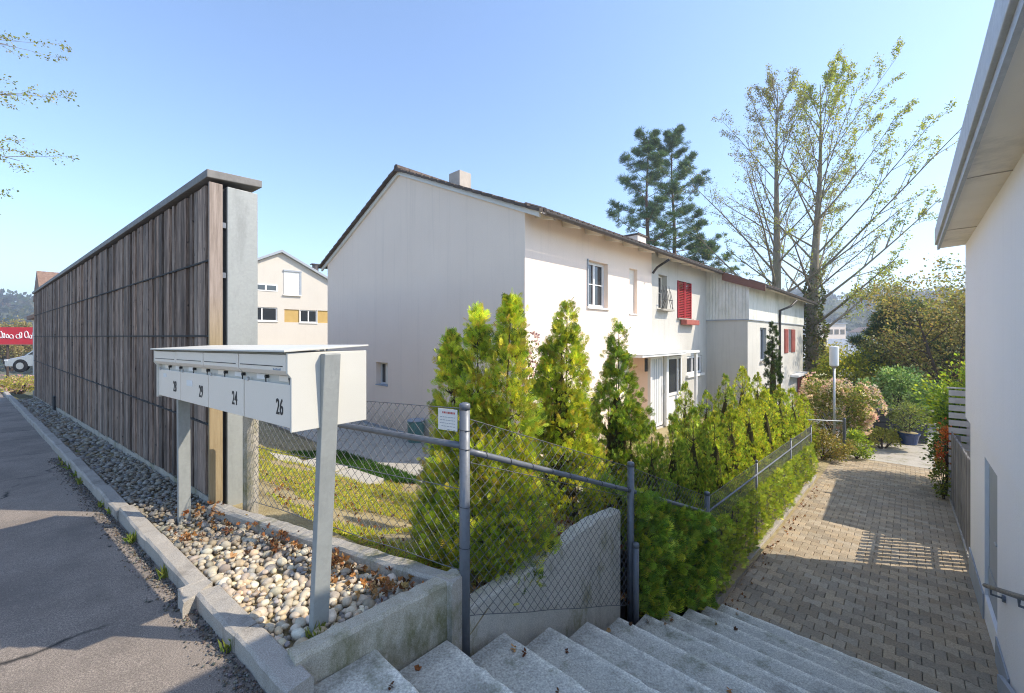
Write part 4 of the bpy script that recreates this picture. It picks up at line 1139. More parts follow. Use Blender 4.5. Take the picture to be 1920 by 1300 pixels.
TH_Y = [(.70, .70, .07), (.46, .57, .06), (.28, .39, .05), (.12, .19, .032), (.60, .44, .075)]
TH_G = [(.36, .47, .06), (.21, .32, .045), (.12, .21, .034), (.56, .58, .065), (.36, .29, .06)]
def thuja(name, label, base, lobes, nspray, size, pal=TH_Y, seed=1, group=None, wts=None, rough=.30, jit=.26, clump=.06, per=20, lean=.62):
    """lobes: (dx, dy, z0, z1, r) columns with pointed tops, heights relative to base"""
    rs = np.random.default_rng(seed)
    t = thing(name, label, 'conifer shrub', tuple(base), group)
    area = np.array([(l[3] - l[2]) * l[4] for l in lobes]); cnt = rs.multinomial(nspray, area / area.sum())
    def surf(l, n, inner):
        u = rs.random(n) ** 1.15; th = rs.random(n) * 2 * np.pi
        prof = np.interp(u, [0, .06, .3, .62, .85, 1], [.72, .92, 1, .76, .46, .06])
        lump = 1 + rough * np.sin(th * 3 + seed + u * 9) * np.sin(u * 17 + seed * 2 + th) + .5 * rough * np.sin(th * 7 + u * 31)
        rr = l[4] * prof * lump * (1 - inner * rs.random(n) ** 1.6)
        p = np.stack([l[0] + rr * np.cos(th), l[1] + rr * np.sin(th), l[2] + (l[3] - l[2]) * u], 1)
        return p, np.stack([np.cos(th) * lean, np.sin(th) * lean, np.full(n, .95)], 1), prof
    POS = []; AX = []; CI = []; base_c = 0
    for l, n in zip(lobes, cnt):
        nc = max(10, int(n / per)); cp_, ca_, pr_ = surf(l, nc, .30)
        i = rs.integers(0, nc, n); cr = clump * (.6 + .8 * rs.random(nc)) * (.45 + .55 * pr_)
        off = rs.normal(0, .5, (n, 3)); off[:, 2] *= 1.5
        POS.append(cp_[i] + off * cr[i][:, None]); AX.append(ca_[i] + off * .45 + rs.normal(0, jit, (n, 3))); CI.append(i + base_c); base_c += nc
    POS = np.concatenate(POS); AX = np.concatenate(AX); CI = np.concatenate(CI); n = len(POS)
    S = size * (.6 + .8 * rs.random(n))
    q, k = spray('thuja', POS, AX, S, rs)
    c = palette(n, pal, rs, wts, .20)
    v = vnoise(POS, 5.5 / max(.3, lobes[0][4] * 2), seed)
    c = c * (1 + .25 * v[:, None]) * (.72 + .56 * np.random.default_rng(seed + 5).random(base_c))[CI][:, None]
    f = quads('foliage', q, np.repeat(c, k, 0), M['thuja'], t)
    # trunk and inner twigs
    m = MB(); r = random.Random(seed)
    for l in lobes:
        m.tube([(l[0] * .3, l[1] * .3, l[2] - .3), (l[0] * .8, l[1] * .8, l[2] + (l[3] - l[2]) * .4), (l[0], l[1], l[2] + (l[3] - l[2]) * .93)], [l[4] * .075, l[4] * .045, .004], 7)
        for i in range(26):
            h = r.uniform(.05, .85); a = r.uniform(0, 6.28); L = l[4] * float(np.interp(h, [0, .3, .62, 1], [.7, .95, .7, .05])) * .85; z = l[2] + (l[3] - l[2]) * h
            m.tube([(l[0], l[1], z - L * .3), (l[0] + math.cos(a) * L * .6, l[1] + math.sin(a) * L * .6, z), (l[0] + math.cos(a) * L, l[1] + math.sin(a) * L, z + L * .35)], [.008, .005, .002], 4)
    m.build('stem', M['barkd'], t, local=True)
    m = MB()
    for l in lobes[:1]:      # brown twig core, coloured dark to stand for shade between the sprays
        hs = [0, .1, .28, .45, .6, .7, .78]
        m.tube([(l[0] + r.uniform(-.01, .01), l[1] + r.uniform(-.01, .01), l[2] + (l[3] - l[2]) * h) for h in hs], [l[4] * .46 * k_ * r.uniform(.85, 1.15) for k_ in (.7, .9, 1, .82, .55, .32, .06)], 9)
    m.build('shade_core', M['twigshade'], t, local=True)
    return t

# ---- three big thujas
T = HF.p(-4.02, 3.22, -.08); T.x -= .09
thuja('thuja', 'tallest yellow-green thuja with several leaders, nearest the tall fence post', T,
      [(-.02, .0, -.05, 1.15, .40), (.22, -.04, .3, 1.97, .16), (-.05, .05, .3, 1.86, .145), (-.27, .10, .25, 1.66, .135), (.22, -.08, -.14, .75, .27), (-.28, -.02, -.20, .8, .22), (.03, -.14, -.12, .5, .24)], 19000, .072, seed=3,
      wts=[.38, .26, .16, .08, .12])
T = HF.p(-2.62, 2.85, -.35)
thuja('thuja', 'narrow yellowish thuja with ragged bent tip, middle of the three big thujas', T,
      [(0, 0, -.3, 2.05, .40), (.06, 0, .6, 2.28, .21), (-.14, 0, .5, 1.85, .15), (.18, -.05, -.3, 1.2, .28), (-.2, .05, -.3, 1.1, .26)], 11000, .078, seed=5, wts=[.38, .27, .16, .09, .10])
T = HF.p(-1.0, 2.62, -1.05)
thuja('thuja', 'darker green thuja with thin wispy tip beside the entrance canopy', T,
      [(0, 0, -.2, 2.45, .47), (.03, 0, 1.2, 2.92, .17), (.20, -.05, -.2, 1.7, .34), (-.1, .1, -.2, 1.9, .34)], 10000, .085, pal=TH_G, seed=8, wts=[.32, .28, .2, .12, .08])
# ---- the row of small thujas: prototypes then copies
protos = []
for i, (pal, w) in enumerate(((TH_Y, [.36, .30, .18, .08, .08]), (TH_Y, [.18, .32, .28, .12, .10]), (TH_G, [.34, .26, .16, .16, .08]))):
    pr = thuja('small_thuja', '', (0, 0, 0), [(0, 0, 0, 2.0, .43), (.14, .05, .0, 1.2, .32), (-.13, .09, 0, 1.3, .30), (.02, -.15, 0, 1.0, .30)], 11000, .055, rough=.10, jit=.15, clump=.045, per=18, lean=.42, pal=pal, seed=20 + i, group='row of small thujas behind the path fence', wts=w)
    protos.append(pr)
used_p = set()
def place_thuja(s, q, ztop, width, kind, rz_, label):
    b = HF.p(s, q, 0); z = garden_z(s, min(q, 3.6)) - .05; h = (ztop - z) / 2.0
    if kind not in used_p:
        o = protos[kind]; used_p.add(kind); o.location = (b.x, b.y, z); o.rotation_euler = (0, 0, rz_); o.scale = (width, width, h); o['label'] = label
    else:
        o = dup(protos[kind], (b.x, b.y, z), rz_, (width, width, h), label)
    return o
def at_q(u, q):
    k = (u - 960) / FPX; return (k * (8.5 - .684 * q) - .258 - .73 * q) / (.684 - .73 * k)
ORD = ['first', 'second', 'third', 'fourth', 'fifth', 'sixth', 'seventh', 'eighth', 'ninth', 'tenth']
back = [(1285, 722, .8, 2), (1325, 737, .8, 2), (1360, 706, .8, 2), (1392, 690, .85, 0), (1420, 702, .8, 1)]
for i, (u, v, w, kd) in enumerate(back):
    s = at_q(u, 2.3); p = HF.p(s, 2.3, 0)
    place_thuja(s, 2.3, EYE - (v - 631) / FPX * p.y, w, kd, i * 1.3, f'{ORD[i]} slim thuja from the entrance door in the row nearer the house')
front = [(1222, 798, .75, 2), (1262, 786, .8, 2), (1300, 772, .8, 2), (1340, 778, .85, 1), (1372, 766, .9, 1), (1405, 748, .95, 0), (1436, 734, 1., 0), (1462, 727, 1., 1), (1486, 730, 1., 0), (1506, 742, .95, 1)]
for i, (u, v, w, kd) in enumerate(front):
    s = at_q(u, 3.25); p = HF.p(s, 3.25, 0)
    place_thuja(s, 3.25, EYE - (v - 631) / FPX * p.y, w, kd, i * 2.1 + .4, f'{ORD[i]} thuja from the steps in the row nearest the path fence')
# ---- clipped hedge pressed against the fence
def hedge_box(name, label, cat, path, q_half, ztop_fn, zbot_fn, n, size, pal, seed, wts=None, kind='thuja', mat='thuja', out=(QD[0], QD[1])):
    rs = np.random.default_rng(seed); P0 = path[0]
    t = thing(name, label, cat, (path[0].x, path[0].y, zbot_fn(0)))
    f = rs.random(n); seg = (len(path) - 1) * f; i = np.minimum(seg.astype(int), len(path) - 2); fr_ = seg - i
    pa = np.array([[p.x, p.y] for p in path]); xy = pa[i] + (pa[i + 1] - pa[i]) * fr_[:, None]
    zt = np.array([ztop_fn(x) for x in f]); zb = np.array([zbot_fn(x) for x in f])
    face = rs.random(n); o2 = np.array(out)
    h = rs.random(n); depth = np.where(face < .72, q_half * (1 - .35 * rs.random(n) ** 2), q_half * (2 * rs.random(n) - 1)); h = np.where(face < .72, h, 1 - .1 * rs.random(n))
    z = zb + (zt - zb) * h
    pos = np.stack([xy[:, 0], xy[:, 1], z], 1)
    lum = vnoise(pos, 5.0, seed)
    depth = depth * (1 + .45 * lum) - .1 * q_half * (h > .85)
    pos[:, :2] += o2 * depth[:, None]; pos[:, 2] += .05 * lum
    ax = np.stack([np.full(n, o2[0] * .6), np.full(n, o2[1] * .6), np.full(n, .7)], 1) + rs.normal(0, .38, (n, 3))
    q, k = spray(kind, pos, ax, size * (.6 + .8 * rs.random(n)), rs)
    c = palette(n, pal, rs, wts) * (1 + .3 * lum[:, None])
    quads('foliage', q, np.repeat(c, k, 0), M[mat], t, loc=tuple(t.location))
    m = MB(); r = random.Random(seed)
    for j in range(int(14 * len(path))):
        f = r.random(); sg_ = f * (len(path) - 1); a = min(int(sg_), len(path) - 2); b = path[a].lerp(path[a + 1], sg_ - a)
        zb_, zt_ = zbot_fn(f), ztop_fn(f)
        m.tube([(b.x, b.y, zb_ - .1), (b.x + r.uniform(-.1, .1) + out[0] * .1, b.y + r.uniform(-.1, .1) + out[1] * .1, zb_ + (zt_ - zb_) * r.uniform(.6, .95))], [.012, .004], 4, raw=True)
    m.build('stem', M['barkd'], t)
    return t
HG = [(.34, .44, .06), (.48, .54, .07), (.20, .29, .04), (.58, .60, .09)]
hp = [HF.p(s, 3.62, 0) for s in (-.9, 1, 3, 5, 7.1)]
hedge_box('clipped_hedge', 'clipped light green hedge filling the path fence down to the kerb', 'hedge', hp, .22, lambda f: -.80 - .40 * f, lambda f: pathz(-.9 + 8 * f) + .12, 8200, .07, HG, 31, [.36, .30, .22, .12])
hp = [P2 + Vector((-.10, .16, 0)), (P2 + P3) / 2 + Vector((-.12, .16, 0)), P3 + Vector((-.10, .14, 0))]
hedge_box('clipped_hedge', 'dark shaded hedge bulging through the fence beside the lower steps', 'hedge', hp, .26, lambda f: .12 - .85 * f, lambda f: -1.05 - .7 * f, 3600, .11, TH_G, 33, [.30, .30, .25, .1, .05], out=(.70, -.71))

# ---- broadleaf bushes
def bush(name, label, cat, c, rad, n, size, pal, seed, wts=None, mat='leaf', kind='leaf', flowers=None, lump=.3, clumps=26, base=None, stems=9, droop=0, group=None, gain=1.6):
    rs = np.random.default_rng(seed); c = Vector(c); zb = base if base is not None else c.z - rad[2]
    t = thing(name, label, cat, (c.x, c.y, zb), group)
    # clump centres on the ellipsoid, leaves round every clump
    d = unit(rs.normal(size=(clumps, 3))); d[:, 2] = np.where(d[:, 2] < -.85, -d[:, 2], d[:, 2])
    cc = d * np.array(rad) * (.62 + .3 * rs.random((clumps, 1))); cr = (.30 + .28 * rs.random(clumps)) * (1 - .3 * lump)
    i = rs.integers(0, clumps, n); dd = unit(rs.normal(size=(n, 3))); r = rs.random(n) ** .5
    pos = cc[i] + dd * (r * cr[i])[:, None] * np.array(rad)
    pos[:, 2] -= droop * (pos[:, 0] ** 2 + pos[:, 1] ** 2)
    keep = pos[:, 2] + c.z > zb + .02; pos = pos[keep]; dd = dd[keep]; n = len(pos)
    ax = dd * .7 + unit(pos) * .5 + rs.normal(0, .45, (n, 3)) + np.array([0, 0, .25])
    q, k = spray(kind, pos, ax, size * (.55 + .8 * rs.random(n)), rs)
    col = palette(n, pal, rs, wts) * (1 + .25 * vnoise(pos, 3.0 / max(rad), seed)[:, None])
    quads('foliage', q + np.array([0, 0, c.z - zb]), np.repeat(np.clip(col * gain, 0, .8), k, 0), M[mat], t)
    if flowers:
        nf, fs, fp = flowers
        j = rs.integers(0, clumps, nf); fd = unit(cc[j] / np.array(rad) + rs.normal(0, .5, (nf, 3))); fp_ = cc[j] + fd * (cr[j] * (.8 + .3 * rs.random(nf)))[:, None] * np.array(rad)
        ok = fp_[:, 2] + c.z > zb + .1; fp_ = fp_[ok]; fd = fd[ok]
        q, k = spray('leaf5', fp_, fd, fs * (.6 + .8 * rs.random(len(fp_))), rs)
        quads('blossoms', q + np.array([0, 0, c.z - zb]), np.repeat(palette(len(fp_), fp, rs), k, 0), M['petal'], t)
    m = MB(); r_ = random.Random(seed)
    for _ in range(stems):
        j = r_.randrange(clumps); e = cc[j] * .95
        m.tube([(e[0] * .08, e[1] * .08, -.05), (e[0] * .45, e[1] * .45, (e[2] + c.z - zb) * .55), (e[0], e[1], e[2] + c.z - zb)], [.03 * max(rad), .018 * max(rad), .005], 5)
    m.build('stem', M['barkd'], t, local=True)
    return t
GREEN = [(.06, .11, .022), (.09, .15, .03), (.13, .19, .035), (.045, .08, .02)]
LIME = [(.20, .26, .03), (.27, .32, .035), (.13, .19, .03), (.09, .14, .03)]
PINKF = [(.62, .36, .40), (.70, .48, .50), (.50, .26, .32)]
p = W(1000, 715, 6.3)
bush('flowering_bush', 'pink blossoming bush squeezed between the two tallest thujas', 'bush', (p.x, p.y, .55), (.30, .42, .85), 1500, .055, [(.10, .14, .03), (.17, .19, .04), (.20, .10, .07)], 41, None, flowers=(260, .055, PINKF), base=-.8)
p = W(1572, 748, 15.0)
bush('flowering_bush', 'broad pink and olive blossoming bush round the lamp post at the path end', 'bush', (p.x - .08, p.y, -.98), (1.02, .95, 1.12), 9000, .085, [(.15, .18, .04), (.22, .23, .06), (.24, .19, .09), (.09, .13, .03)], 42, None, flowers=(1000, .085, [(.74, .56, .50), (.80, .66, .58), (.66, .46, .44)]), base=-2.2)
p = W(1680, 733, 18.3)
bush('green_bush', 'pale green leafy bush behind the black timber planter', 'bush', (p.x, p.y, -.85), (1.45, .9, .92), 6500, .11, [(.16, .24, .08), (.22, .31, .12), (.09, .16, .04), (.30, .38, .18)], 43, None, base=-1.9)
p = W(1598, 686, 22)
bush('yellow_bush', 'tall yellow-green bush behind the lamp head', 'bush', (p.x, p.y, -.75), (2.0, 1.2, 1.45), 8000, .13, [(.26, .27, .03), (.34, .32, .035), (.19, .21, .03), (.12, .15, .03)], 44, None, base=-2.6)
p = W(1620, 690, 21)
bush('brown_bush', 'reddish brown low bush right of the tall yellow-green bush', 'bush', (p.x + 2.6, p.y, -.55), (1.6, .8, .6), 2600, .11, [(.22, .14, .06), (.28, .19, .09), (.14, .12, .04)], 45, None, base=-2.3)
p = W(1545, 812, 13.2)
bush('low_shrub', 'low straw coloured shrub mass along the path end below the lamp post', 'shrub', (p.x, p.y, -1.82), (.80, .55, .45), 4200, .06, [(.22, .17, .07), (.28, .22, .09), (.16, .16, .04), (.12, .12, .03)], 46, None, base=-2.2)
p = W(1612, 815, 13.6)
bush('low_shrub', 'low lime green shrub right of the slim metal post', 'shrub', (p.x - .1, p.y, -1.92), (.36, .4, .42), 2600, .06, LIME, 47, None, base=-2.3)
p = W(1655, 808, 15)
bush('low_shrub', 'low olive ground shrub below the black timber planter', 'shrub', (p.x, p.y, -2.05), (.85, .4, .32), 2200, .07, [(.20, .22, .05), (.26, .25, .07), (.14, .15, .04)], 48, None, base=-2.4)
# hedge and climber on the right
p = HF.p(8.0, 6.9, 0)
bush('tall_hedge', 'tall yellow-green leafy hedge above the slatted screen', 'hedge', (*HF.p(9.7, 7.45, 0).xy, -.40), (1.2, 1.3, 1.75), 13000, .085, LIME, 51, [.36, .30, .2, .14], base=-2.4, clumps=40)
bush('side_hedge', 'dark green leafy bush filling the gap below the tall yellow-green hedge', 'hedge', (*HF.p(8.9, 6.62, 0).xy, -1.2), (.75, .55, 1.05), 4200, .075, GREEN, 52, None, base=-2.3, clumps=30)
bush('climber', 'orange-red leaved climber at the far end of the picket fence', 'plant', (*HF.p(7.85, 6.30, 0).xy, -1.10), (.20, .20, .62), 900, .06, [(.42, .10, .03), (.50, .17, .05), (.30, .07, .03), (.20, .15, .04)], 53, None, base=-2.1, clumps=18)
bush('climber', 'green trailing climber hanging over the kerb under the orange leaves', 'plant', (*HF.p(7.7, 6.26, 0).xy, -1.75), (.22, .16, .42), 700, .055, [(.14, .17, .03), (.20, .22, .04), (.09, .12, .03)], 54, None, base=-2.2, clumps=14)
# blue pot with shrub
p = W(1704, 833, 14.6); pz = p.z
pot = thing('plant_pot', 'glazed blue plant pot standing at the far end of the path', 'pot', tuple(p))
MB().tube([(p.x, p.y, pz), (p.x, p.y, pz + .02), (p.x, p.y, pz + .3), (p.x, p.y, pz + .36), (p.x, p.y, pz + .40), (p.x, p.y, pz + .40)], [.20, .215, .27, .30, .30, .26], 22, raw=True).build('bowl', M['bluepot'], pot, smooth=False)
MB().tube([(p.x, p.y, pz + .395), (p.x, p.y, pz + .41)], [.255, .22], 18, raw=True).build('soil', M['soil'], pot)
bush('pot_shrub', 'round olive green shrub growing in the blue pot', 'shrub', (p.x - .02, p.y, pz + .92), (.50, .50, .56), 2400, .06, [(.13, .16, .05), (.19, .21, .08), (.08, .11, .03)], 55, None, base=pz + .42, clumps=30)
# black sleeper planter
p = W(1660, 800, 15.7)
bp = thing('sleeper_planter', 'black stained timber planter wall behind the blue pot', 'planter', (p.x, p.y, -2.3))
for k in range(5):
    m = MB(Fr((p.x, p.y, 0), (1, -.12))); m.box(-1.1, 1.35, -.1, .1, -2.35 + k * .255, -2.35 + k * .255 + .243); m.build('sleeper', M['blackwood'], bp, bevel=.012)
# lamp post, bollard and low rail
p = W(1564, 840, 14.2)
lp = thing('lamp_post', 'slim grey lamp post with a white cylindrical lantern', 'street lamp', (p.x, p.y, -2.2))
zt = EYE - (686 - 631) / FPX * 14.2; zh = EYE - (651 - 631) / FPX * 14.2
MB().tube([(p.x, p.y, -2.4), (p.x, p.y, zt)], .035, 12, raw=True).build('pole', M['galv'], lp, smooth=True)
MB().tube([(p.x, p.y, zt), (p.x, p.y, zt + .01), (p.x, p.y, zh - .01), (p.x, p.y, zh)], [.115, .13, .136, .13], 22, raw=True).build('lantern', M['lamp'], lp)
MB().tube([(p.x, p.y, zt - .06), (p.x, p.y, zt - .002)], [.05, .12], 16, raw=True).build('collar', M['galv'], lp)
MB().tube([(p.x, p.y, zh + .001), (p.x, p.y, zh + .03)], [.139, .10], 22, raw=True).build('lantern_cap', M['white'], lp)
p = W(1583, 838, 13.0)
tag(MB().tube([(p.x, p.y, p.z - .2), (p.x, p.y, EYE - (786 - 631) / FPX * 13.0), (p.x, p.y, EYE - (784 - 631) / FPX * 13.0)], [.045, .045, .03], 12, raw=True).build('bollard', M['galvd']), 'slim dark metal post at the corner of the path end', 'post')
a = W(1508, 787, 12.6); b = W(1582, 790, 13.0)
rl = thing('garden_rail', 'thin galvanised rail running left from the slim metal post', 'railing', (a.x, a.y, -2))
MB().tube([a, b], .016, 8, raw=True).build('rail', M['galv'], rl, smooth=True)
MB().tube([(a.x + .05, a.y, -2.3), (a.x + .05, a.y, a.z)], .018, 8, raw=True).build('post', M['galv'], rl)
# ivy clad column in front of the far house
p = HF.p(at_q(1449, 2.4), 2.4, -1.75)
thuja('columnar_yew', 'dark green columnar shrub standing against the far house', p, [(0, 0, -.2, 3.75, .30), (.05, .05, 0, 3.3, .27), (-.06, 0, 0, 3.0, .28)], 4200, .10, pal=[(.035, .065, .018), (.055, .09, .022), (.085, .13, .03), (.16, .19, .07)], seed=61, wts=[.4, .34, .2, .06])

# ================================================================== TREES
def rotv(v, axis, ang):
    from mathutils import Quaternion
    return Quaternion(axis, ang) @ v
class TreeB:
    def __init__(s, seed): s.m = MB(); s.r = random.Random(seed); s.tips = []
    def branch(s, p, d, L, r0, lvl, maxl, up=.12, wob=.10, nch=(0, 0, 0), ang=.7, tip=.25, sides=(10, 6, 4, 3), chlen=.45, chstart=.25):
        r = s.r; n = max(3, 7 - lvl); pts = [Vector(p)]; d = Vector(d).normalized(); dirs = [d.copy()]
        for i in range(n):
            d = (d + Vector((r.gauss(0, wob), r.gauss(0, wob), r.gauss(0, wob) + up)) * (1.0 / n) * 2).normalized()
            pts.append(pts[-1] + d * (L / n)); dirs.append(d.copy())
        radii = [r0 * (1 - (1 - tip) * i / n) for i in range(n + 1)]
        s.m.tube(pts, radii, sides[min(lvl, 3)], raw=True, cap=False)
        if lvl >= maxl:
            for i in range(1, n + 1): s.tips.append((pts[i], dirs[i]))
            return
        if lvl >= maxl - 1: s.tips.append((pts[-1], dirs[-1]))
        for c in range(nch[min(lvl, 2)]):
            f = chstart + (1 - chstart) * (c + r.random()) / max(1, nch[min(lvl, 2)]); f = min(f, .98)
            k = f * n; i = int(k); q = pts[i].lerp(pts[min(i + 1, n)], k - i); dd = dirs[i]
            ax = rotv(dd.orthogonal().normalized(), dd, r.uniform(0, 6.283))
            nd = rotv(dd, ax, ang * r.uniform(.7, 1.25))
            s.branch(q, nd, L * chlen * (1.05 - .55 * f) * r.uniform(.75, 1.25), radii[i] * .5, lvl + 1, maxl, up, wob * 1.15, nch, ang, tip, sides, chlen, .2)

def tall_tree(name, label, base, H, r0, lean, limbs, seed, leaf_n, pal, wts, leaf_bias, leaf=.11):
    """limbs: (height fraction, azimuth, length, elevation)"""
    t = thing(name, label, 'tree', tuple(base)); T = TreeB(seed); r = T.r
    n = 16; pts = []; rad = []
    for i in range(n + 1):
        f = i / n
        pts.append(Vector((lean[0] * f + .10 * math.sin(f * 7 + seed), lean[1] * f + .08 * math.sin(f * 5), H * f))); rad.append(r0 * (1.15 if i == 0 else 1) * (1 - f) ** 1.15 + .02)
    T.m.tube(pts, rad, 12, raw=True)
    for hf, az, L, el in limbs:
        k = hf * n; i = int(k); p = pts[i].lerp(pts[min(i + 1, n)], k - i)
        d = Vector((math.cos(az) * math.cos(el), math.sin(az) * math.cos(el), math.sin(el)))
        T.branch(p, d, L, max(.035, rad[i] * .26), 1, 3, up=.05, wob=.07, nch=(0, 10, 5), ang=.55, tip=.2, chlen=.30, chstart=.28)
    T.m.build('trunk', M['bark'], t, smooth=True, recalc=False, local=True)
    rs = np.random.default_rng(seed)
    P = np.array([tuple(a) for a, b in T.tips]); D = np.array([tuple(b) for a, b in T.tips])
    w = leaf_bias(P); w = w / w.sum(); i = rs.choice(len(P), leaf_n, p=w)
    pos = P[i] + rs.normal(0, .08, (leaf_n, 3)); ax = D[i] * .4 + rs.normal(0, .7, (leaf_n, 3)) - np.array([0, 0, .2])
    q, k = spray('leaf', pos, ax, leaf * (.6 + .8 * rs.random(leaf_n)), rs)
    quads('crown', q, palette(leaf_n, pal, rs, wts, .2), M['leaf'], t)
    return t, pts, rad
def limb_set(seed, n, H, lens, side):
    r = random.Random(seed); out = []
    for i in range(n):
        hf = .20 + .78 * (i + r.random() * .6) / n
        az = i * 2.4 + r.uniform(-.5, .5)
        L = float(np.interp(hf, [.15, .3, .5, .75, 1], lens)) * r.uniform(.8, 1.15) * (1 + side * math.cos(az))
        el = float(np.interp(hf, [.15, .5, 1], [.55, .78, 1.15])) + r.uniform(-.12, .12)
        out.append((hf, az, L, el))
    return out
TP = [(.38, .44, .08), (.48, .52, .09), (.26, .30, .07), (.40, .34, .09)]
b = W(1452, 742, 27.5); b.z = -2.7
tall_tree('poplar_tree', 'tall sparsely leafed tree with bare crown, left of the ivy-clad pair', b, 20.4, .42, (.35, .2), limb_set(5, 34, 22, [5.0, 7.6, 7.2, 5.0, 1.2], -.06), 5, 17000, [(.26, .24, .10), (.32, .32, .09), (.20, .15, .09), (.38, .40, .09)], [.3, .3, .25, .15], lambda P: .4 + np.clip((P[:, 2] - 4) / 22, 0, 1), .085)
b = W(1524, 742, 27.0); b.z = -2.9
t2, pts2, rad2 = tall_tree('poplar_tree', 'tall right-hand tree with ivy-clad trunk and yellow-green young leaves', b, 20.6, .43, (.45, .0), limb_set(9, 38, 22, [5, 8.6, 8.2, 5.4, 1.2], .16), 9, 25000, TP, [.34, .30, .2, .16], lambda P: .25 + np.clip((P[:, 0] + 1) / 6, 0, 1.6), .105)
rs = np.random.default_rng(77); n = 5200
h = rs.random(n) ** .8 * 9.0; th = rs.random(n) * 6.283; rr = np.interp(h, [0, 2, 5.2, 6.5, 9], [.75, .72, .62, .48, .42]) * (1 + .25 * np.sin(h * 3.1 + th * 2)) * (.8 + .25 * rs.random(n))
cx = np.interp(h, [p.z for p in pts2], [p.x for p in pts2]); cy = np.interp(h, [p.z for p in pts2], [p.y for p in pts2])
keep = rs.random(n) < np.interp(h, [0, 5.5, 6.5, 9], [1, 1, .55, .25])
pos = np.stack([cx + rr * np.cos(th), cy + rr * np.sin(th), h], 1)[keep]; n = len(pos); th = th[keep]
q, k = spray('leaf', pos, np.stack([np.cos(th) * .6, np.sin(th) * .6, -.3 * np.ones(n)], 1) + rs.normal(0, .4, (n, 3)), .17 * (.6 + .7 * rs.random(n)), rs)
quads('ivy', q, palette(n, [(.08, .115, .025), (.13, .16, .035), (.20, .20, .05), (.12, .09, .04)], rs), M['leaf'], t2)

def pine(name, label, base, H, r0, R0, seed, nb=46, lean=.0, h0=.18, den=26):
    t = thing(name, label, 'pine tree', tuple(base)); r = random.Random(seed); m = MB(); rs = np.random.default_rng(seed)
    n = 12; pts = [Vector((lean * (i / n) + .12 * math.sin(i * .9 + seed), .1 * math.sin(i * .7), H * i / n)) for i in range(n + 1)]
    rad = [r0 * (1 - .93 * i / n) for i in range(n + 1)]; m.tube(pts, rad, 10, raw=True)
    POS = []; AX = []
    for j in range(nb):
        f = h0 + (1 - h0) * (j / nb); k = f * n; i = int(k); p = pts[i].lerp(pts[min(i + 1, n)], k - i)
        az = j * 2.399 + r.uniform(-.4, .4); L = R0 * float(np.interp(f, [0, .2, .4, .6, .8, 1], [1.1, 1.1, 1.0, .85, .62, .2])) * r.uniform(.65, 1.2)
        el = float(np.interp(f, [0, .5, 1], [-.16, .04, .65])); d = Vector((math.cos(az) * math.cos(el), math.sin(az) * math.cos(el), math.sin(el)))
        bp_ = [p]; K = 6
        for q in range(K):
            d = (d + Vector((r.gauss(0, .08), r.gauss(0, .08), .07))).normalized(); bp_.append(bp_[-1] + d * L / K)
        m.tube(bp_, [max(.015, rad[i] * .3) * (1 - .8 * q / K) for q in range(K + 1)], 5, raw=True, cap=False)
        for q in range(den):
            g_ = 1 - .72 * r.random() ** 1.5; kk = g_ * K; a = bp_[int(kk)] if int(kk) >= K else bp_[int(kk)].lerp(bp_[int(kk) + 1], kk - int(kk))
            sp = L * .20 * (1.15 - .6 * g_)
            tuft = a + Vector((-d.y, d.x, 0)).normalized() * r.gauss(0, sp) + Vector((0, 0, r.uniform(.0, .16)))
            for _ in range(4):
                POS.append(tuple(tuft + Vector((r.gauss(0, .09), r.gauss(0, .09), r.gauss(0, .06))))); AX.append((d.x * .5 + r.gauss(0, .45), d.y * .5 + r.gauss(0, .45), .8))
    m.build('trunk', M['barkr'], t, smooth=True, recalc=False, local=True)
    POS = np.array(POS); AX = np.array(AX); N = len(POS)
    q, k = spray('needle', POS, AX, .36 * (.7 + .6 * rs.random(N)), rs)
    c = palette(N, [(.085, .16, .06), (.12, .20, .07), (.19, .26, .08), (.06, .11, .05)], rs)
    quads('crown', q, np.repeat(c, k, 0), M['needle'], t)
    return t
b = W(1213, 700, 40); b.z = -3; pine('pine_tree', 'dark pine with the broader crown, left one of the pair behind the roof', b, 23.5, .36, 4.9, 3, 48, .1, .16, 34)
b = W(1262, 700, 42); b.z = -3; pine('pine_tree', 'dark pine with the longer right-hand boughs, right one of the pair behind the roof', b, 24.7, .34, 5.2, 8, 48, .0, .16, 34)
b = W(1318, 700, 38); b.z = -3; pine('pine_tree', 'shorter dark pine low behind the red-shuttered house roof', b, 13.0, .22, 3.6, 12, 34, .0, .12, 22)
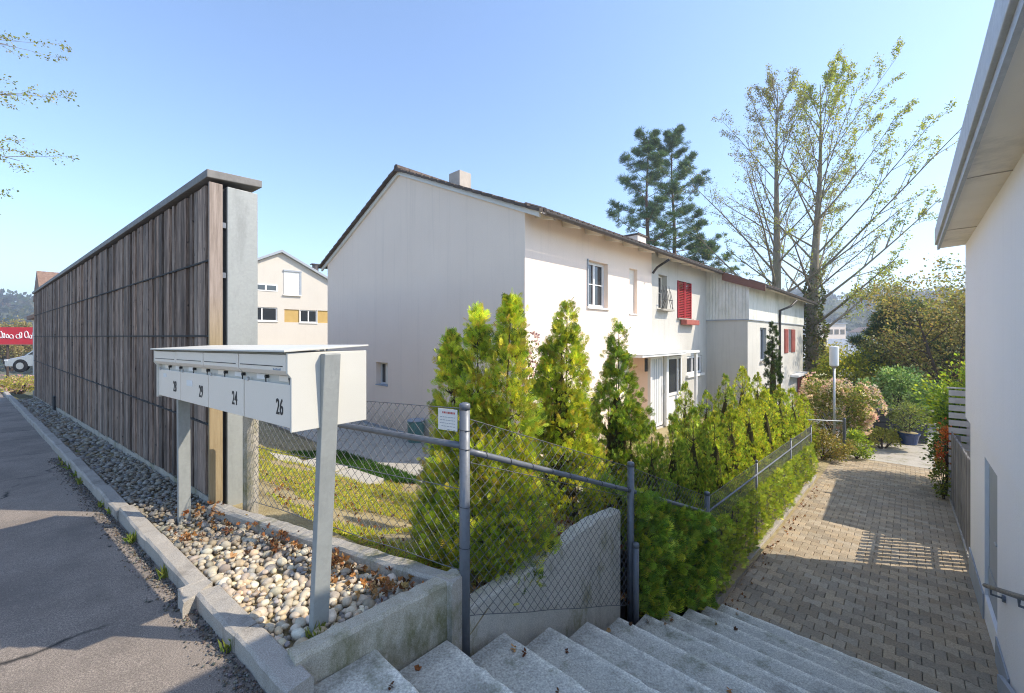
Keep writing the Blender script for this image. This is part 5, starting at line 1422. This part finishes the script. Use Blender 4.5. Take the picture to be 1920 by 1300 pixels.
# right background: dark drooping conifer, brownish bushy trees
b = W(1690, 700, 23); b.z = -2.8
pine('conifer_tree', 'dark drooping conifer in front of the brownish thicket', b, 5.9, .2, 2.5, 21, 44, 0, .1, 22)
def thicket(name, label, base, H, Rr, seed, leaf_n, pal, wts, leaf=.10, trunks=3, cat='tree', chl=.5):
    t = thing(name, label, cat, tuple(base)); T = TreeB(seed); r = T.r
    for i in range(trunks):
        a = i * 2.1 + r.uniform(0, 1); d = Vector((math.cos(a) * .28, math.sin(a) * .28, 1))
        T.branch(Vector((math.cos(a) * .15, math.sin(a) * .15, -.2)), d, H * r.uniform(.75, .95), .13, 0, 2, up=.05, wob=.16, nch=(13, 9, 0), ang=.85, tip=.12, chlen=chl, chstart=.18)
    T.m.build('trunk', M['barkd'], t, smooth=True, recalc=False, local=True)
    rs = np.random.default_rng(seed); P = np.array([tuple(a) for a, b in T.tips]); D = np.array([tuple(b) for a, b in T.tips])
    i = rs.integers(0, len(P), leaf_n); pos = P[i] + rs.normal(0, .22, (leaf_n, 3)); ax = D[i] * .4 + rs.normal(0, .7, (leaf_n, 3))
    q, k = spray('leaf', pos, ax, leaf * (.6 + .8 * rs.random(leaf_n)), rs)
    c = palette(leaf_n, pal, rs, wts) * (1 + .3 * vnoise(pos, 1.3, seed)[:, None])
    quads('crown', q, np.clip(c * 1.5, 0, .8), M['leaf'], t)
    return t
BR = [(.21, .20, .06), (.17, .18, .05), (.28, .27, .08), (.22, .15, .06), (.11, .13, .04)]
b = W(1758, 700, 21); b.z = -2.8; thicket('bushy_tree', 'large olive-brown bushy tree beside the white wall edge', b, 7.2, 2.5, 31, 15000, BR, None, .12, 4)
b = W(1795, 700, 19); b.z = -2.8; thicket('bushy_tree', 'russet-tinged bushy tree half hidden by the white wall edge', b, 6.6, 2.2, 34, 11000, [(.25, .19, .07), (.20, .18, .06), (.30, .25, .08), (.14, .15, .05)], None, .11, 4)
b = W(1682, 700, 25); b.z = -3; thicket('bushy_tree', 'thin yellow-green young tree left of the dark drooping conifer', b, 4.8, 1.6, 36, 4200, [(.26, .28, .05), (.20, .22, .05), (.32, .31, .07)], None, .12, 2)
b = W(1545, 690, 34); b.z = -3.5; thicket('bushy_tree', 'small golden tree behind the ivy-clad trunk', b, 4.6, 1.8, 38, 5000, [(.30, .25, .05), (.24, .22, .05), (.34, .30, .08)], None, .15, 3)
# overhanging tree at the left, trunk out of the picture
tl = thing('overhanging_tree', 'budding tree whose thin branches hang in from the left above the road', 'tree', (-9.15, 2.2, 0))
T = TreeB(15); T.m.tube([(0, 0, -.3), (.05, .02, 2.2), (.1, .1, 4.6), (.1, .1, 7.5)], [.2, .17, .13, .05], 10, raw=True)
for (h, tx, ty, tz) in ((3.6, 4.05, 2.1, 3.95), (3.3, 3.75, 2.0, 3.2), (4.6, 3.85, 2.2, 4.55), (3.0, 3.6, 1.7, 2.75), (4.1, 3.5, 2.7, 3.6), (5.2, 4.0, 2.0, 5.1)):
    p = Vector((.08, .05, h)); e = Vector((tx, ty, tz)); d = e - p
    T.branch(p, d, d.length, .030, 1, 3, up=-.02, wob=.07, nch=(0, 11, 5), ang=.5, tip=.10, chlen=.26, chstart=.5)
T.m.build('trunk', M['bark'], tl, smooth=True, recalc=False, local=True)
rs = np.random.default_rng(4); P = np.array([tuple(a) for a, b in T.tips]); D = np.array([tuple(b) for a, b in T.tips])
i = rs.integers(0, len(P), 7000); q, k = spray('leaf', P[i] + rs.normal(0, .02, (7000, 3)), D[i] * .5 + rs.normal(0, .6, (7000, 3)), .024 * (.6 + .8 * rs.random(7000)), rs)
quads('crown', q, palette(7000, [(.30, .32, .07), (.36, .36, .12), (.22, .24, .06), (.38, .34, .16)], rs), M['leaf'], tl)

# ================================================================== GROUND DETAIL
def ico():
    bm = bmesh.new(); bmesh.ops.create_icosphere(bm, subdivisions=2, radius=1); V = np.array([v.co[:] for v in bm.verts]); F = np.array([[v.index for v in f.verts] for f in bm.faces]); bm.free(); return V, F
IV, IF = ico()
def ico1():
    bm = bmesh.new(); bmesh.ops.create_icosphere(bm, subdivisions=1, radius=1); V = np.array([v.co[:] for v in bm.verts]); F = np.array([[v.index for v in f.verts] for f in bm.faces]); bm.free(); return V, F
IV1, IF1 = ico1()
def stones(pos, size, col, rs, flat=(.55, .8), hi=True, lump=.12):
    V0, F0 = (IV, IF) if hi else (IV1, IF1); n = len(pos)
    sc = np.stack([size, size * rs.uniform(.62, .95, n), size * rs.uniform(flat[0], flat[1], n)], 1)
    ph = rs.random((n, 3)) * 6.28
    V = np.repeat(V0[None], n, 0)
    V = V * (1 + lump * np.sin(V[..., [1, 2, 0]] * 2.3 + ph[:, None, :]) )
    V = V * sc[:, None, :]
    a = rs.random(n) * 6.283; b = rs.normal(0, .35, n); ca, sa, cb, sb = np.cos(a), np.sin(a), np.cos(b), np.sin(b)
    y = V[..., 1] * cb[:, None] - V[..., 2] * sb[:, None]; z = V[..., 1] * sb[:, None] + V[..., 2] * cb[:, None]; x = V[..., 0]
    V = np.stack([x * ca[:, None] - y * sa[:, None], x * sa[:, None] + y * ca[:, None], z], 2) + pos[:, None, :]
    F = (F0[None] + (np.arange(n) * len(V0))[:, None, None]).reshape(-1, 3)
    return V.reshape(-1, 3), F, np.repeat(col, len(V0), 0)
rs = np.random.default_rng(12)
def inner_n(t):   # far side of the pebble bed
    # low wall from C0 to E0 in road coords, then the timber wall base
    tc, nc = C0.x * RD[0] + C0.y * RD[1], C0.x * RN[0] + C0.y * RN[1]; te, ne = E0.x * RD[0] + E0.y * RD[1], E0.x * RN[0] + E0.y * RN[1]
    return np.where(t < te, nc + (ne - nc) * (t - tc) / (te - tc), WN + .03)
P = []; S = []
def scatter(t0, t1, pitch, layers):
    for L in range(layers):
        tt = np.arange(t0, t1, pitch); 
        for t in tt:
            n1 = float(inner_n(t)); nn = np.arange(.945, n1 - .01, pitch * .92)
            for n in nn:
                P.append((t + rs.normal(0, pitch * .3), min(max(n + rs.normal(0, pitch * .3), .95), n1 - .015), L)); S.append(pitch)
scatter(1.75, 3.3, .050, 2); scatter(3.3, 8, .052, 2); scatter(8, 21, .075, 1)
P = np.array(P); S = np.array(S); big = rs.random(len(P)); sz = S * (.34 + .52 * big ** 3)
# side wall limit near the steps
xy = P[:, :1] * np.array(RD) + P[:, 1:2] * np.array(RN)
dside = (xy - np.array([C0.x, C0.y])) @ np.array([d2.y, -d2.x]); sgn = 1 if (np.array([-1.5, 2.5]) - np.array([C0.x, C0.y])) @ np.array([d2.y, -d2.x]) > 0 else -1
keep = (dside * sgn > .135)
P, S, sz, xy = P[keep], S[keep], sz[keep], xy[keep]; n = len(P)
zz = np.array([slope_road(t) for t in P[:, 0]]) + .046 + P[:, 2] * .026 + .012 * np.sin(P[:, 0] * 5) * np.sin(P[:, 1] * 9) + rs.normal(0, .004, n)
pos = np.concatenate([xy, zz[:, None]], 1)
col = palette(n, [(.50, .44, .35), (.42, .37, .30), (.56, .51, .43), (.34, .30, .26), (.48, .38, .27), (.40, .31, .22), (.30, .29, .29)], rs, [.24, .2, .17, .12, .11, .08, .08], .16, .02)
col = np.clip(col * np.array([1.16, 1.12, 1.02]), 0, .85)
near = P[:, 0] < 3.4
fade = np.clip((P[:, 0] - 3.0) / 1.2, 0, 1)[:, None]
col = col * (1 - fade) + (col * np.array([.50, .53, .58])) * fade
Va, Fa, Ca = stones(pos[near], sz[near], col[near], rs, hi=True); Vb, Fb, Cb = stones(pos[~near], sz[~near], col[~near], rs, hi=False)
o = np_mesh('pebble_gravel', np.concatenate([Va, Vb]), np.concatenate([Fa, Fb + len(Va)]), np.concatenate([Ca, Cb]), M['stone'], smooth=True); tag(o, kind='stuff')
# grit along the kerb foot
n = 5200; t = rs.uniform(-.9, 9, n); d = np.abs(rs.normal(0, .055, n)); pos = np.stack([t * RD[0] + (.812 - d) * RN[0], t * RD[1] + (.812 - d) * RN[1], np.array([slope_road(x) for x in t]) + .006], 1)
V, F, C = stones(pos, .003 + .007 * rs.random(n) ** 2, palette(n, [(.13, .12, .11), (.08, .075, .07), (.22, .20, .18), (.16, .12, .08)], rs), rs, hi=False)
tag(np_mesh('road_grit', V, F, C, M['grit']), kind='stuff')
# fallen brown leaves
lp_ = []
for (u, v, spu, spv, z, n) in ((425, 985, 45, 20, .10, 22), (520, 1010, 45, 18, .11, 26), (490, 1000, 70, 30, .10, 20), (700, 1090, 55, 28, .11, 40), (745, 1100, 40, 15, .11, 22), (380, 960, 40, 14, .10, 30), (620, 1050, 25, 15, .11, 40), (345, 1010, 25, 15, .1, 16)):
    for _ in range(n):
        p = G(u + rs.normal(0, spu * .6), v + rs.normal(0, spv * .6), z); tt = p.x * RD[0] + p.y * RD[1]; nn = p.x * RN[0] + p.y * RN[1]
        if .95 < nn < float(inner_n(tt)) - .02: lp_.append((p.x, p.y, z + rs.uniform(-.012, .012)))
for _ in range(420):     # soil above the retaining wall and by the hedge foot
    w_ = rs.uniform(.2, 2.4); p = C0 + DW * w_ + Vector((-.703, .711, 0)) * rs.uniform(.15, .75); lp_.append((p.x, p.y, gz(p.x, p.y) + .03))
for _ in range(90):
    w_ = rs.uniform(1.9, 2.5); k_ = 5.6; p = C0 + DW * w_ + Vector((-.703, .711, 0)) * rs.uniform(-.06, .14); lp_.append((p.x, p.y, -.86 - (w_ - 1.9) * .3))
for _ in range(450):
    s = rs.uniform(-5, -1.4); q_ = rs.uniform(-1.5, 3.3); p = HF.p(s, q_, 0)
    if p.x * RN[0] + p.y * RN[1] > 1.95: lp_.append((p.x, p.y, garden_z(s, q_) + .055))
for _ in range(26):      # a few leaves blown on to the steps and along the path edge
    k_ = rs.integers(0, 11); L = L0 + DS * float(k_); a_ = abs(rs.normal(0, .35)); b_ = -rs.uniform(.03, .40)
    p = Vector((L.x + QD[0] * a_ + FD[0] * b_, L.y + QD[1] * a_ + FD[1] * b_, 0)); lp_.append((p.x, p.y, -.02 - RISE * k_ + .008))
for _ in range(80):
    s_ = rs.uniform(-.8, 7); p = HF.p(s_, 3.93 + abs(rs.normal(0, .10)), 0); lp_.append((p.x, p.y, pathz(s_) + .012))
lp_ = np.array(lp_); n = len(lp_)
ax = rs.normal(0, 1, (n, 3)); ax[:, 2] = np.abs(ax[:, 2]) * .35
q, k = spray('leaf5', lp_, ax, .028 * (.6 + .9 * rs.random(n)), rs)
lq, k2 = spray('leaf', lp_, ax, .036 * (.6 + .9 * rs.random(n)), rs)
lc = palette(n, [(.30, .13, .05), (.38, .18, .07), (.20, .09, .04), (.42, .26, .12), (.14, .07, .04)], rs)
tag(quads('leaf_litter', np.concatenate([q, lq]), np.concatenate([np.repeat(lc, k, 0), lc]), M['deadleaf']), kind='stuff')
# grass and ground cover in the garden
def blades(name, pts, size, pal, wts, seed, spread=.5):
    rs = np.random.default_rng(seed); n = len(pts); ax = np.stack([rs.normal(0, spread, n), rs.normal(0, spread, n), np.ones(n)], 1)
    x, y, z = frames(ax, rs); L = size * (.5 + rs.random(n))[:, None]; w = L * .09
    b = pts; tip = b + y * L + z * L * .25; mid = b + y * L * .55
    Q = np.stack([b - x * w, b + x * w, mid + x * w * .8, tip], 1)
    return tag(quads(name, Q, palette(n, pal, rs, wts), M['leaf']), kind='stuff')
pts = []
for _ in range(70000):
    s, q_ = rs.uniform(-5.1, -2.1), rs.uniform(-4.2, 3.2); p = HF.p(s, q_, 0)
    nn = p.x * RN[0] + p.y * RN[1]
    if nn < 2.0: continue
    if mnoise.noise((p.x * 1.1, p.y * 1.1, 4.0)) + .35 * mnoise.noise((p.x * 4, p.y * 4, 1)) < .02: continue
    pts.append((p.x, p.y, garden_z(s, q_) + .03))
blades('rough_grass', np.array(pts), .045, [(.50, .54, .07), (.62, .58, .09), (.34, .42, .06), (.60, .50, .20)], [.34, .28, .22, .16], 5)
pts = []
for _ in range(40000):
    u = rs.uniform(545, 790); v = rs.uniform(842, 912)
    top = np.interp(u, [555, 640, 780], [853, 850, 900]); bot = np.interp(u, [555, 600, 690, 780], [856, 872, 906, 908])
    if top < v < bot:
        p = Gt(u, v); pts.append((p.x, p.y, p.z + .02))
blades('lawn_grass', np.array(pts), .07, [(.06, .15, .02), (.085, .20, .025), (.05, .12, .02)], None, 6, .35)
pts = []
for _ in range(16000):
    s_q = (rs.uniform(-5.0, -2.6), rs.uniform(-3.0, 3.0)); p = HF.p(*s_q, 0)
    if p.x * RN[0] + p.y * RN[1] < 2.0 or mnoise.noise((p.x * .9 + 5, p.y * .9, 2)) < -.12: continue
    pts.append((p.x, p.y, garden_z(*s_q) + .035))
pts = np.array(pts); q, k = spray('leaf5', pts, np.stack([rs.normal(0, .3, len(pts)), rs.normal(0, .3, len(pts)), np.ones(len(pts))], 1), .03 * (.5 + rs.random(len(pts))), rs)
tag(quads('ground_cover', q, np.repeat(palette(len(pts), [(.52, .54, .08), (.62, .56, .12), (.58, .44, .22), (.34, .42, .06)], rs), k, 0), M['leaf']), kind='stuff')
# pale stepping slabs between lawn and rough grass
sp = thing('garden_slab_path', 'pale concrete slabs set in the grass behind the pebble bed wall', 'slabs', tuple(G(600, 890, -.8)))
for (u0, v0), (u1, v1) in (((512, 861), (566, 870)), ((570, 871), (628, 890)), ((632, 892), (694, 914))):
    a = Gt(u0, v0); b = Gt(u1, v1); d = (b - a).normalized(); nrm = Vector((-d.y, d.x, 0)).normalized()
    m = MB(); P_ = [(a - nrm * .30), (b - nrm * .30), (b + nrm * .30), (a + nrm * .30)]
    zz = [a.z + .07, b.z + .07, b.z + .07, a.z + .07]
    P_ = [(p.x, p.y, z) for p, z in zip(P_, zz)]
    m.ext(P_, (0, 0, -.12)); m.build('slab', M['slab'], sp, bevel=.008)
pts = []
for _ in range(26):
    c = RF.p(rs.uniform(.2, 9), rs.choice([.80, .80, .95]), 0)
    for _ in range(14): pts.append((c.x + rs.normal(0, .015), c.y + rs.normal(0, .015), slope_road(c.x * RD[0] + c.y * RD[1]) + .01))
c = Vector((-.99, 2.15, .06))
for _ in range(60): pts.append((c.x + rs.normal(0, .018), c.y + rs.normal(0, .018), c.z))
blades('weeds', np.array(pts), .06, [(.16, .22, .04), (.25, .27, .05)], None, 8, .45)

# ================================================================== BACKGROUND
def simple_house(name, label, O, ux, halfw, depth, zeave, zapex, z0, wins, mat, roofmat, over=.25):
    """gable house, ux along the gable (apex at 0), wins: (a0,a1,z0,z1,kind)"""
    h = thing(name, label, 'house', (O.x, O.y, z0)); u = Vector((ux[0], ux[1], 0)).normalized(); nin = Vector((-u.y, u.x, 0))
    if nin.y < 0: nin = -nin
    fr = Fr((O.x, O.y, 0), (u.x, u.y), (-nin.x, -nin.y)); O3 = Vector((O.x, O.y, 0))
    m = MB(); holes = [w[:4] for w in wins if w[3] < zeave + .0]
    tall = [w for w in wins if w[3] >= zeave]
    wall_holes(m, O3, u, Z3, -halfw, halfw, z0, zeave, holes, .16, nin)
    P = lambda a, z, d=0: tuple(O3 + u * a + Z3 * z + nin * d)
    m.add([P(-halfw, zeave), P(halfw, zeave), P(0, zapex)], [(0, 1, 2)], True)
    m.add([P(halfw, z0), P(halfw, z0, depth), P(halfw, zeave, depth), P(halfw, zeave)], [(0, 1, 2, 3)], True)
    m.add([P(-halfw, z0), P(-halfw, z0, depth), P(-halfw, zeave, depth), P(-halfw, zeave)], [(0, 1, 2, 3)], True)
    m.add([P(-halfw, z0, depth), P(halfw, z0, depth), P(halfw, zeave, depth), P(0, zapex, depth), P(-halfw, zeave, depth)], [(0, 1, 2, 3, 4)], True)
    m.build('wall', mat, h, recalc=False)
    sl = (zapex - zeave) / halfw
    m = MB()
    for sg in (-1, 1):
        a0, a1 = 0, sg * (halfw + over); zz = zapex - sl * (halfw + over)
        A = [P(a0, zapex + .02, -over), P(a1, zz + .02, -over), P(a1, zz + .02, depth + over), P(a0, zapex + .02, depth + over)]
        m.add(A + [(x, y, z + .16) for x, y, z in A], [(0, 3, 2, 1), (4, 5, 6, 7), (0, 1, 5, 4), (1, 2, 6, 5), (2, 3, 7, 6), (3, 0, 4, 7)], True)
    m.build('roof', roofmat, h)
    for a0, a1, b0, b1, kind in wins:
        proud = b1 >= zeave
        if kind == 'panel':
            m = MB(fr); m.box(a0, a1, -.12, -.06, b0, b1); m.build('panel', M['yellow'], h)
        elif kind == 'shutter':
            m = MB(fr); y0, y1 = (.004, .03) if proud else (-.12, -.06); m.box(a0, a1, y0, y1, b0, b1)
            s = m.build('roller_shutter', M['white'], h)
            m = MB(fr); z = b0 + .05
            while z < b1: m.box(a0 + .02, a1 - .02, y1 + .001, y1 + .004, z, z + .012); z += .10
            m.build('slat_line', M['plinth'], s)
            m = MB(fr); m.box(a0 - .03, a1 + .12, .002, .09, b1 + .001, b1 + .10); m.box(a1 + .001, a1 + .10, .002, .075, b0, b1); m.build('shutter_box', M['plinth'], h)
            m = MB(fr); m.box(a0 - .05, a1 + .1, .002, .12, b0 - .07, b0 - .001); m.build('sill', M['white'], h)
        else:
            w = window(h, fr, a0 + .002, a1 - .002, b0 + .002, b1 - .002, -.06, M['white'], mull=tuple(a0 + (a1 - a0) * x for x in kind), fw=.07)
            m = MB(fr); m.box(a0 - .03, a1 + .03, -.05, .06, b0 - .06, b0 - .001); m.build('sill', M['white'], h)
    return h, fr, P
O = W(527, 473, 28)
hb, frb, Pb = simple_house('beige_house', 'beige gabled house with yellow panels seen between the steel column and white gable', O, (.73, .684), 5.6, 11, 4.28, 7.15, -1.6,
    [(.2, 1.12, 2.55, 3.42, 'panel'), (1.16, 2.3, 2.55, 3.42, (.5,)), (2.34, 3.3, 2.55, 3.42, 'panel'), (-1.75, -.22, 2.6, 3.50, (.42,)), 
     (.2, 1.25, -.2, .85, (.5,)), (1.4, 2.3, -.2, .85, (.5,)), (2.4, 3.3, -.2, .85, (.5,)), (.16, 1.15, 4.40, 5.95, 'shutter')], M['beige'], M['plinth'])
# upper-left small window, set proud of the gable triangle
m = MB(frb); m.box(-1.75, -.2, .003, .03, 4.55, 5.0); f = m.build('window', M['white'], hb)
m = MB(frb); m.box(-1.6, -.95, .031, .036, 4.62, 4.93); m.box(-.85, -.3, .031, .036, 4.62, 4.93); m.build('pane', M['glass'], f)
m = MB(frb); m.tube([(2.5, -1.0, 5.6), (2.5, -1.0, 6.75)], .22, 10); m.box(2.2, 2.8, -1.25, -.75, 6.76, 6.82); m.build('chimney', M['gutter'], hb)
# far left: garage wall, brown roofed house, banner, car
p = W(62, 700, 21.5)
gw = thing('garage', 'low beige garage at the far end of the timber wall', 'garage', (p.x, p.y, -1.2))
fr = Fr((p.x, p.y, 0), RD, RN)
MB(fr).box(-3.4, .15, .0, 4, -1.6, 2.45).build('wall', M['beige'], gw)
MB(fr).box(-3.6, .30, -.2, 4.2, 2.451, 2.62).build('roof', M['tileb'], gw)
O = W(36, 545, 38); O.x -= 1
bh = thing('brown_roof_house', 'house with a brown tiled roof rising behind the far end of the timber wall', 'house', tuple(O))
fr = Fr((W(76, 600, 36).x, 36, 0), RN, RD)
MB(fr).box(.2, 7.8, .2, 7, -2, 4.9).build('wall', M['beige'], bh)
m = MB(fr); m.ext([(0, 0, 4.9), (0, 3.6, 7.55), (0, 7.2, 4.9)], (8, 0, 0)); m.build('roof', M['tileb'], bh)
fr = Fr(W(-10, 700, 26.5), (1, .15))
bn = thing('red_banner', 'long red banner with white lettering strung between posts at the far road end', 'banner', tuple(W(-10, 700, 26.5)))
z0, z1 = 1.12, 2.18
frb2 = Fr((W(-10, 700, 26.5).x, 26.5, 0), (1, .15))
MB(frb2).box(0, 2.6, 0, .02, z0, z1).build('banner_cloth', M['banner'], bn)
m = MB(frb2); r = random.Random(2)
for (a, w, h, zz) in ((.25, .16, .22, .12), (.45, .1, .15, .14), (.62, .12, .12, .13), (.8, .2, .12, .1), (1.15, .22, .13, .10), (1.35, .12, .18, .14), (1.62, .2, .22, .13), (1.9, .12, .11, .1), (2.08, .18, .24, .12), (2.3, .16, .15, .28)):
    n_ = 9; m.tube([(a + w * .5 + w * .5 * math.cos(t * .7), -.004, z0 + .25 + zz + h * (1 + math.sin(t * .7))) for t in range(n_)], 0.022, 6)
    m.tube([(a + w, -.004, z0 + .24 + zz), (a + w * 1.05, -.004, z0 + .24 + zz + h * 1.6)], .02, 6)
m.build('lettering', M['white'], bn)
MB(frb2).box(.0, 2.6, .0, .025, z0 - .06, z0 - .001).build('banner_border', M['faded'], bn)
for a in (.62, 2.5):
    MB(frb2).tube([(a, .08, -1.2), (a, .08, 2.2)], .055, 8).build('post', M['barkd'], bn)
# car
cp_ = W(38, 697, 24.5); cz = cp_.z
car = thing('parked_car', 'silver parked car half hidden behind the far end of the timber wall', 'car', (cp_.x, cp_.y, cz))
fr = Fr((cp_.x - .95, cp_.y, 0), (1, .12))
prof = [(0, .35), (.02, .62), (.25, .74), (1.05, .92), (1.65, 1.38), (2.9, 1.42), (3.75, 1.0), (4.2, .95), (4.25, .4), (4.1, .28), (.1, .28)]
m = MB(fr); m.ext([(a, 0, cz + c) for a, c in prof], (0, 1.7, 0)); m.build('body', M['carpaint'], car, bevel=.05)
m = MB(fr); m.ext([(1.25, -.012, cz + .98), (1.72, -.012, cz + 1.32), (2.8, -.012, cz + 1.35), (3.4, -.012, cz + 1.0)], (0, .01, 0)); m.build('window', M['glass'], car)
for a in (.85, 3.4):
    m = MB(fr); m.tube([(a, -.03, cz + .32), (a, .2, cz + .32)], .325, 22); wh = m.build('wheel', M['tyre'], car)
    m = MB(fr); m.tube([(a, -.045, cz + .32), (a, -.031, cz + .32)], .20, 18); m.build('rim', M['rim'], wh)
    m = MB(fr); m.tube([(a, -.008, cz + .32), (a, -.002, cz + .32)], .39, 22); m.build('wheel_arch', M['dark'], car)
m = MB(fr); m.box(.01, .2, -.01, .12, cz + .60, cz + .70); m.build('headlight', M['white'], car)
p = W(36, 722, 17); bush('flowering_bed', 'low bed of yellow-green and pink flowers at the far kerb', 'flower bed', (p.x, p.y, p.z), (1.6, .9, .34), 2600, .08, [(.30, .29, .05), (.24, .22, .06), (.34, .24, .12)], 71, None, flowers=(240, .06, PINKF), base=p.z - .3)
p = W(18, 600, 46); pt_ = p.copy(); pt_.z = -2; thicket('roadside_tree', 'hazy budding round tree beyond the red banner', pt_, 5.4, 3, 73, 11000, [(.24, .20, .09), (.28, .25, .09), (.20, .15, .08)], None, .16, 4)
# right, below: white block and slate roofed shed
p = W(1566, 640, 120)
wb_ = thing('apartment_block', 'far white apartment block on the slope beyond the trees', 'building', (p.x, p.y, -6))
fr = Fr((p.x - 4.0, p.y, 0), (1, .2))
MB(fr).box(0, 8.5, 0, 10, -8, 5.2).build('wall', M['rend'], wb_)
MB(fr).box(-6, -.05, 1, 9, -8, 3.6).build('wing', M['rend3'], wb_)
MB(fr).box(-6.3, 8.8, -.3, 10.3, 5.21, 5.5).build('roof', M['plinth'], wb_)
for k in range(3):
    for j in range(4):
        f = MB(fr).box(.5 + j * 2.05, 1.9 + j * 2.05, -.06, -.002, -3.4 + k * 2.8, -2.0 + k * 2.8).build('window', M['glass'], wb_)
p = W(1612, 668, 62)
sh = thing('slate_roof_building', 'low building with a pale slate-blue roof below the dark conifer', 'building', (p.x, p.y, -5))
fr = Fr((p.x - 4.6, p.y, 0), (1, .1))
MB(fr).box(.2, 13, .2, 8, -7, -1.9).build('wall', M['beige'], sh)
m = MB(fr); m.add([(0, 0, -1.9), (13.5, 0, -1.9), (13.5, 5, 1.2), (4.5, 5, 1.2), (0, 0, -2.1), (13.5, 0, -2.1), (13.5, 5, 1.0), (4.5, 5, 1.0)], [(0, 1, 2, 3), (7, 6, 5, 4), (0, 4, 5, 1), (1, 5, 6, 2), (2, 6, 7, 3), (3, 7, 4, 0)]); m.build('roof', M['bluegrey'], sh)
p = W(1600, 600, 170)
r_ = random.Random(6)
for i in range(5):
    q = W(1535 + i * 27, 600, 180 + 25 * (i % 3)); zb = -6 + 3 * (i % 2); hh = 5 + 3 * r_.random()
    hh_ = thing('hillside_house', f'{["small pale", "wide grey", "tall white", "flat-topped cream", "low bluish"][i]} house on the distant right-hand slope', 'house', (q.x, q.y, zb))
    fr = Fr((q.x, q.y, 0), (1, .2 - .1 * i)); w_ = 7 + 2 * r_.random()
    MB(fr).box(0, w_, 0, 8, zb - 4, zb + hh).build('wall', M['rend2'] if i % 2 else M['rend'], hh_)
    m = MB(fr); m.ext([(-.4, -.4, zb + hh), (w_ / 2, -.4, zb + hh + 2.2), (w_ + .4, -.4, zb + hh)], (0, 8.8, 0)); m.build('roof', M['tileb'] if i % 3 == 0 else M['plinth'], hh_)
    for j in range(3): MB(fr).box(.8 + j * 2.1, 1.9 + j * 2.1, -.05, -.002, zb + 1.5, zb + 2.9).build('window', M['glass'], hh_)
# distant woods on the hill and in the valley
rs = np.random.default_rng(90); n = 2600
az = rs.uniform(R(-62), R(62), n); rr_ = rs.uniform(175, 520, n); cen = np.array([hill_fn(a, r) for a, r in zip(az, rr_)])
sel = (az < R(-30)) | (az > R(20)); cen = cen[sel]; az = az[sel]; n = len(cen)
h = rs.uniform(4, 8.5, n); K = 26
dd = unit(rs.normal(size=(n, K, 3))); dd[..., 2] = np.abs(dd[..., 2])
pos = cen[:, None, :] + dd * (h[:, None, None] * np.array([.5, .5, .9])) * rs.uniform(.7, 1.05, (n, K, 1))
q, k = spray('leaf', pos.reshape(-1, 3), (dd + rs.normal(0, .5, dd.shape)).reshape(-1, 3), np.repeat(h * .42, K) * rs.uniform(.6, 1.3, n * K), rs)
c = np.repeat(palette(n, [(.09, .11, .04), (.06, .085, .035), (.14, .14, .05), (.17, .12, .06), (.04, .06, .03)], rs), K, 0)
tag(quads('distant_woods', q, c, M['leaf']), kind='stuff')

hm = bpy.data.materials.new('haze_air'); hm.use_nodes = True; ht = hm.node_tree; ht.nodes.clear()
hv = ht.nodes.new('ShaderNodeVolumePrincipled'); hv.inputs['Color'].default_value = (.78, .86, 1, 1); hv.inputs['Density'].default_value = HAZE; hv.inputs['Anisotropy'].default_value = .2
ho = ht.nodes.new('ShaderNodeOutputMaterial'); ht.links.new(hv.outputs[0], ho.inputs['Volume'])
tag(MB().box(-1000, 1000, -60, 1000, -12, 75).build('haze', hm), kind='stuff')
# ================================================================== LIGHT, SKY, CAMERA
SUN = Vector((.99, -.13, .97)).normalized()
el = math.asin(SUN.z)
sd = bpy.data.lights.new('sun', 'SUN'); sd.energy = 2.8; sd.angle = R(.5); sd.color = (1, .90, .74)
so = bpy.data.objects.new('sun', sd); COL.objects.link(so); so.rotation_euler = SUN.to_track_quat('Z', 'Y').to_euler(); so.location = (20, 0, 30)
wd = bpy.data.worlds.new('World'); SC.world = wd; wd.use_nodes = True
nt = wd.node_tree; nt.nodes.clear()
sk = nt.nodes.new('ShaderNodeTexSky'); sk.sky_type = 'NISHITA'; sk.sun_disc = False; sk.sun_elevation = el; sk.sun_rotation = math.atan2(SUN.x, SUN.y); sk.altitude = 400; sk.air_density = 1.0; sk.dust_density = 1.0; sk.ozone_density = 3.2
bg = nt.nodes.new('ShaderNodeBackground'); bg.inputs['Strength'].default_value = .15
ow = nt.nodes.new('ShaderNodeOutputWorld'); nt.links.new(sk.outputs[0], bg.inputs[0]); nt.links.new(bg.outputs[0], ow.inputs[0])
cd = bpy.data.cameras.new('camera'); cd.sensor_width = 36; cd.lens = FPX / 1920 * 36; cd.shift_y = -19 / 1920; cd.clip_end = 3000; cd.clip_start = .05
co = bpy.data.objects.new('camera', cd); COL.objects.link(co); co.location = (0, 0, EYE); co.rotation_euler = (R(90), 0, 0); SC.camera = co
SC.view_settings.view_transform = 'Standard'; SC.view_settings.look = 'None'; SC.view_settings.exposure = 1.2; SC.view_settings.gamma = 1
SC.cycles.max_bounces = 8; SC.cycles.transparent_max_bounces = 4; SC.cycles.use_denoising = True; SC.cycles.denoising_prefilter = 'NONE'; SC.cycles.pixel_filter_type = 'BLACKMAN_HARRIS'; SC.cycles.filter_width = 1.1; SC.cycles.use_adaptive_sampling = False
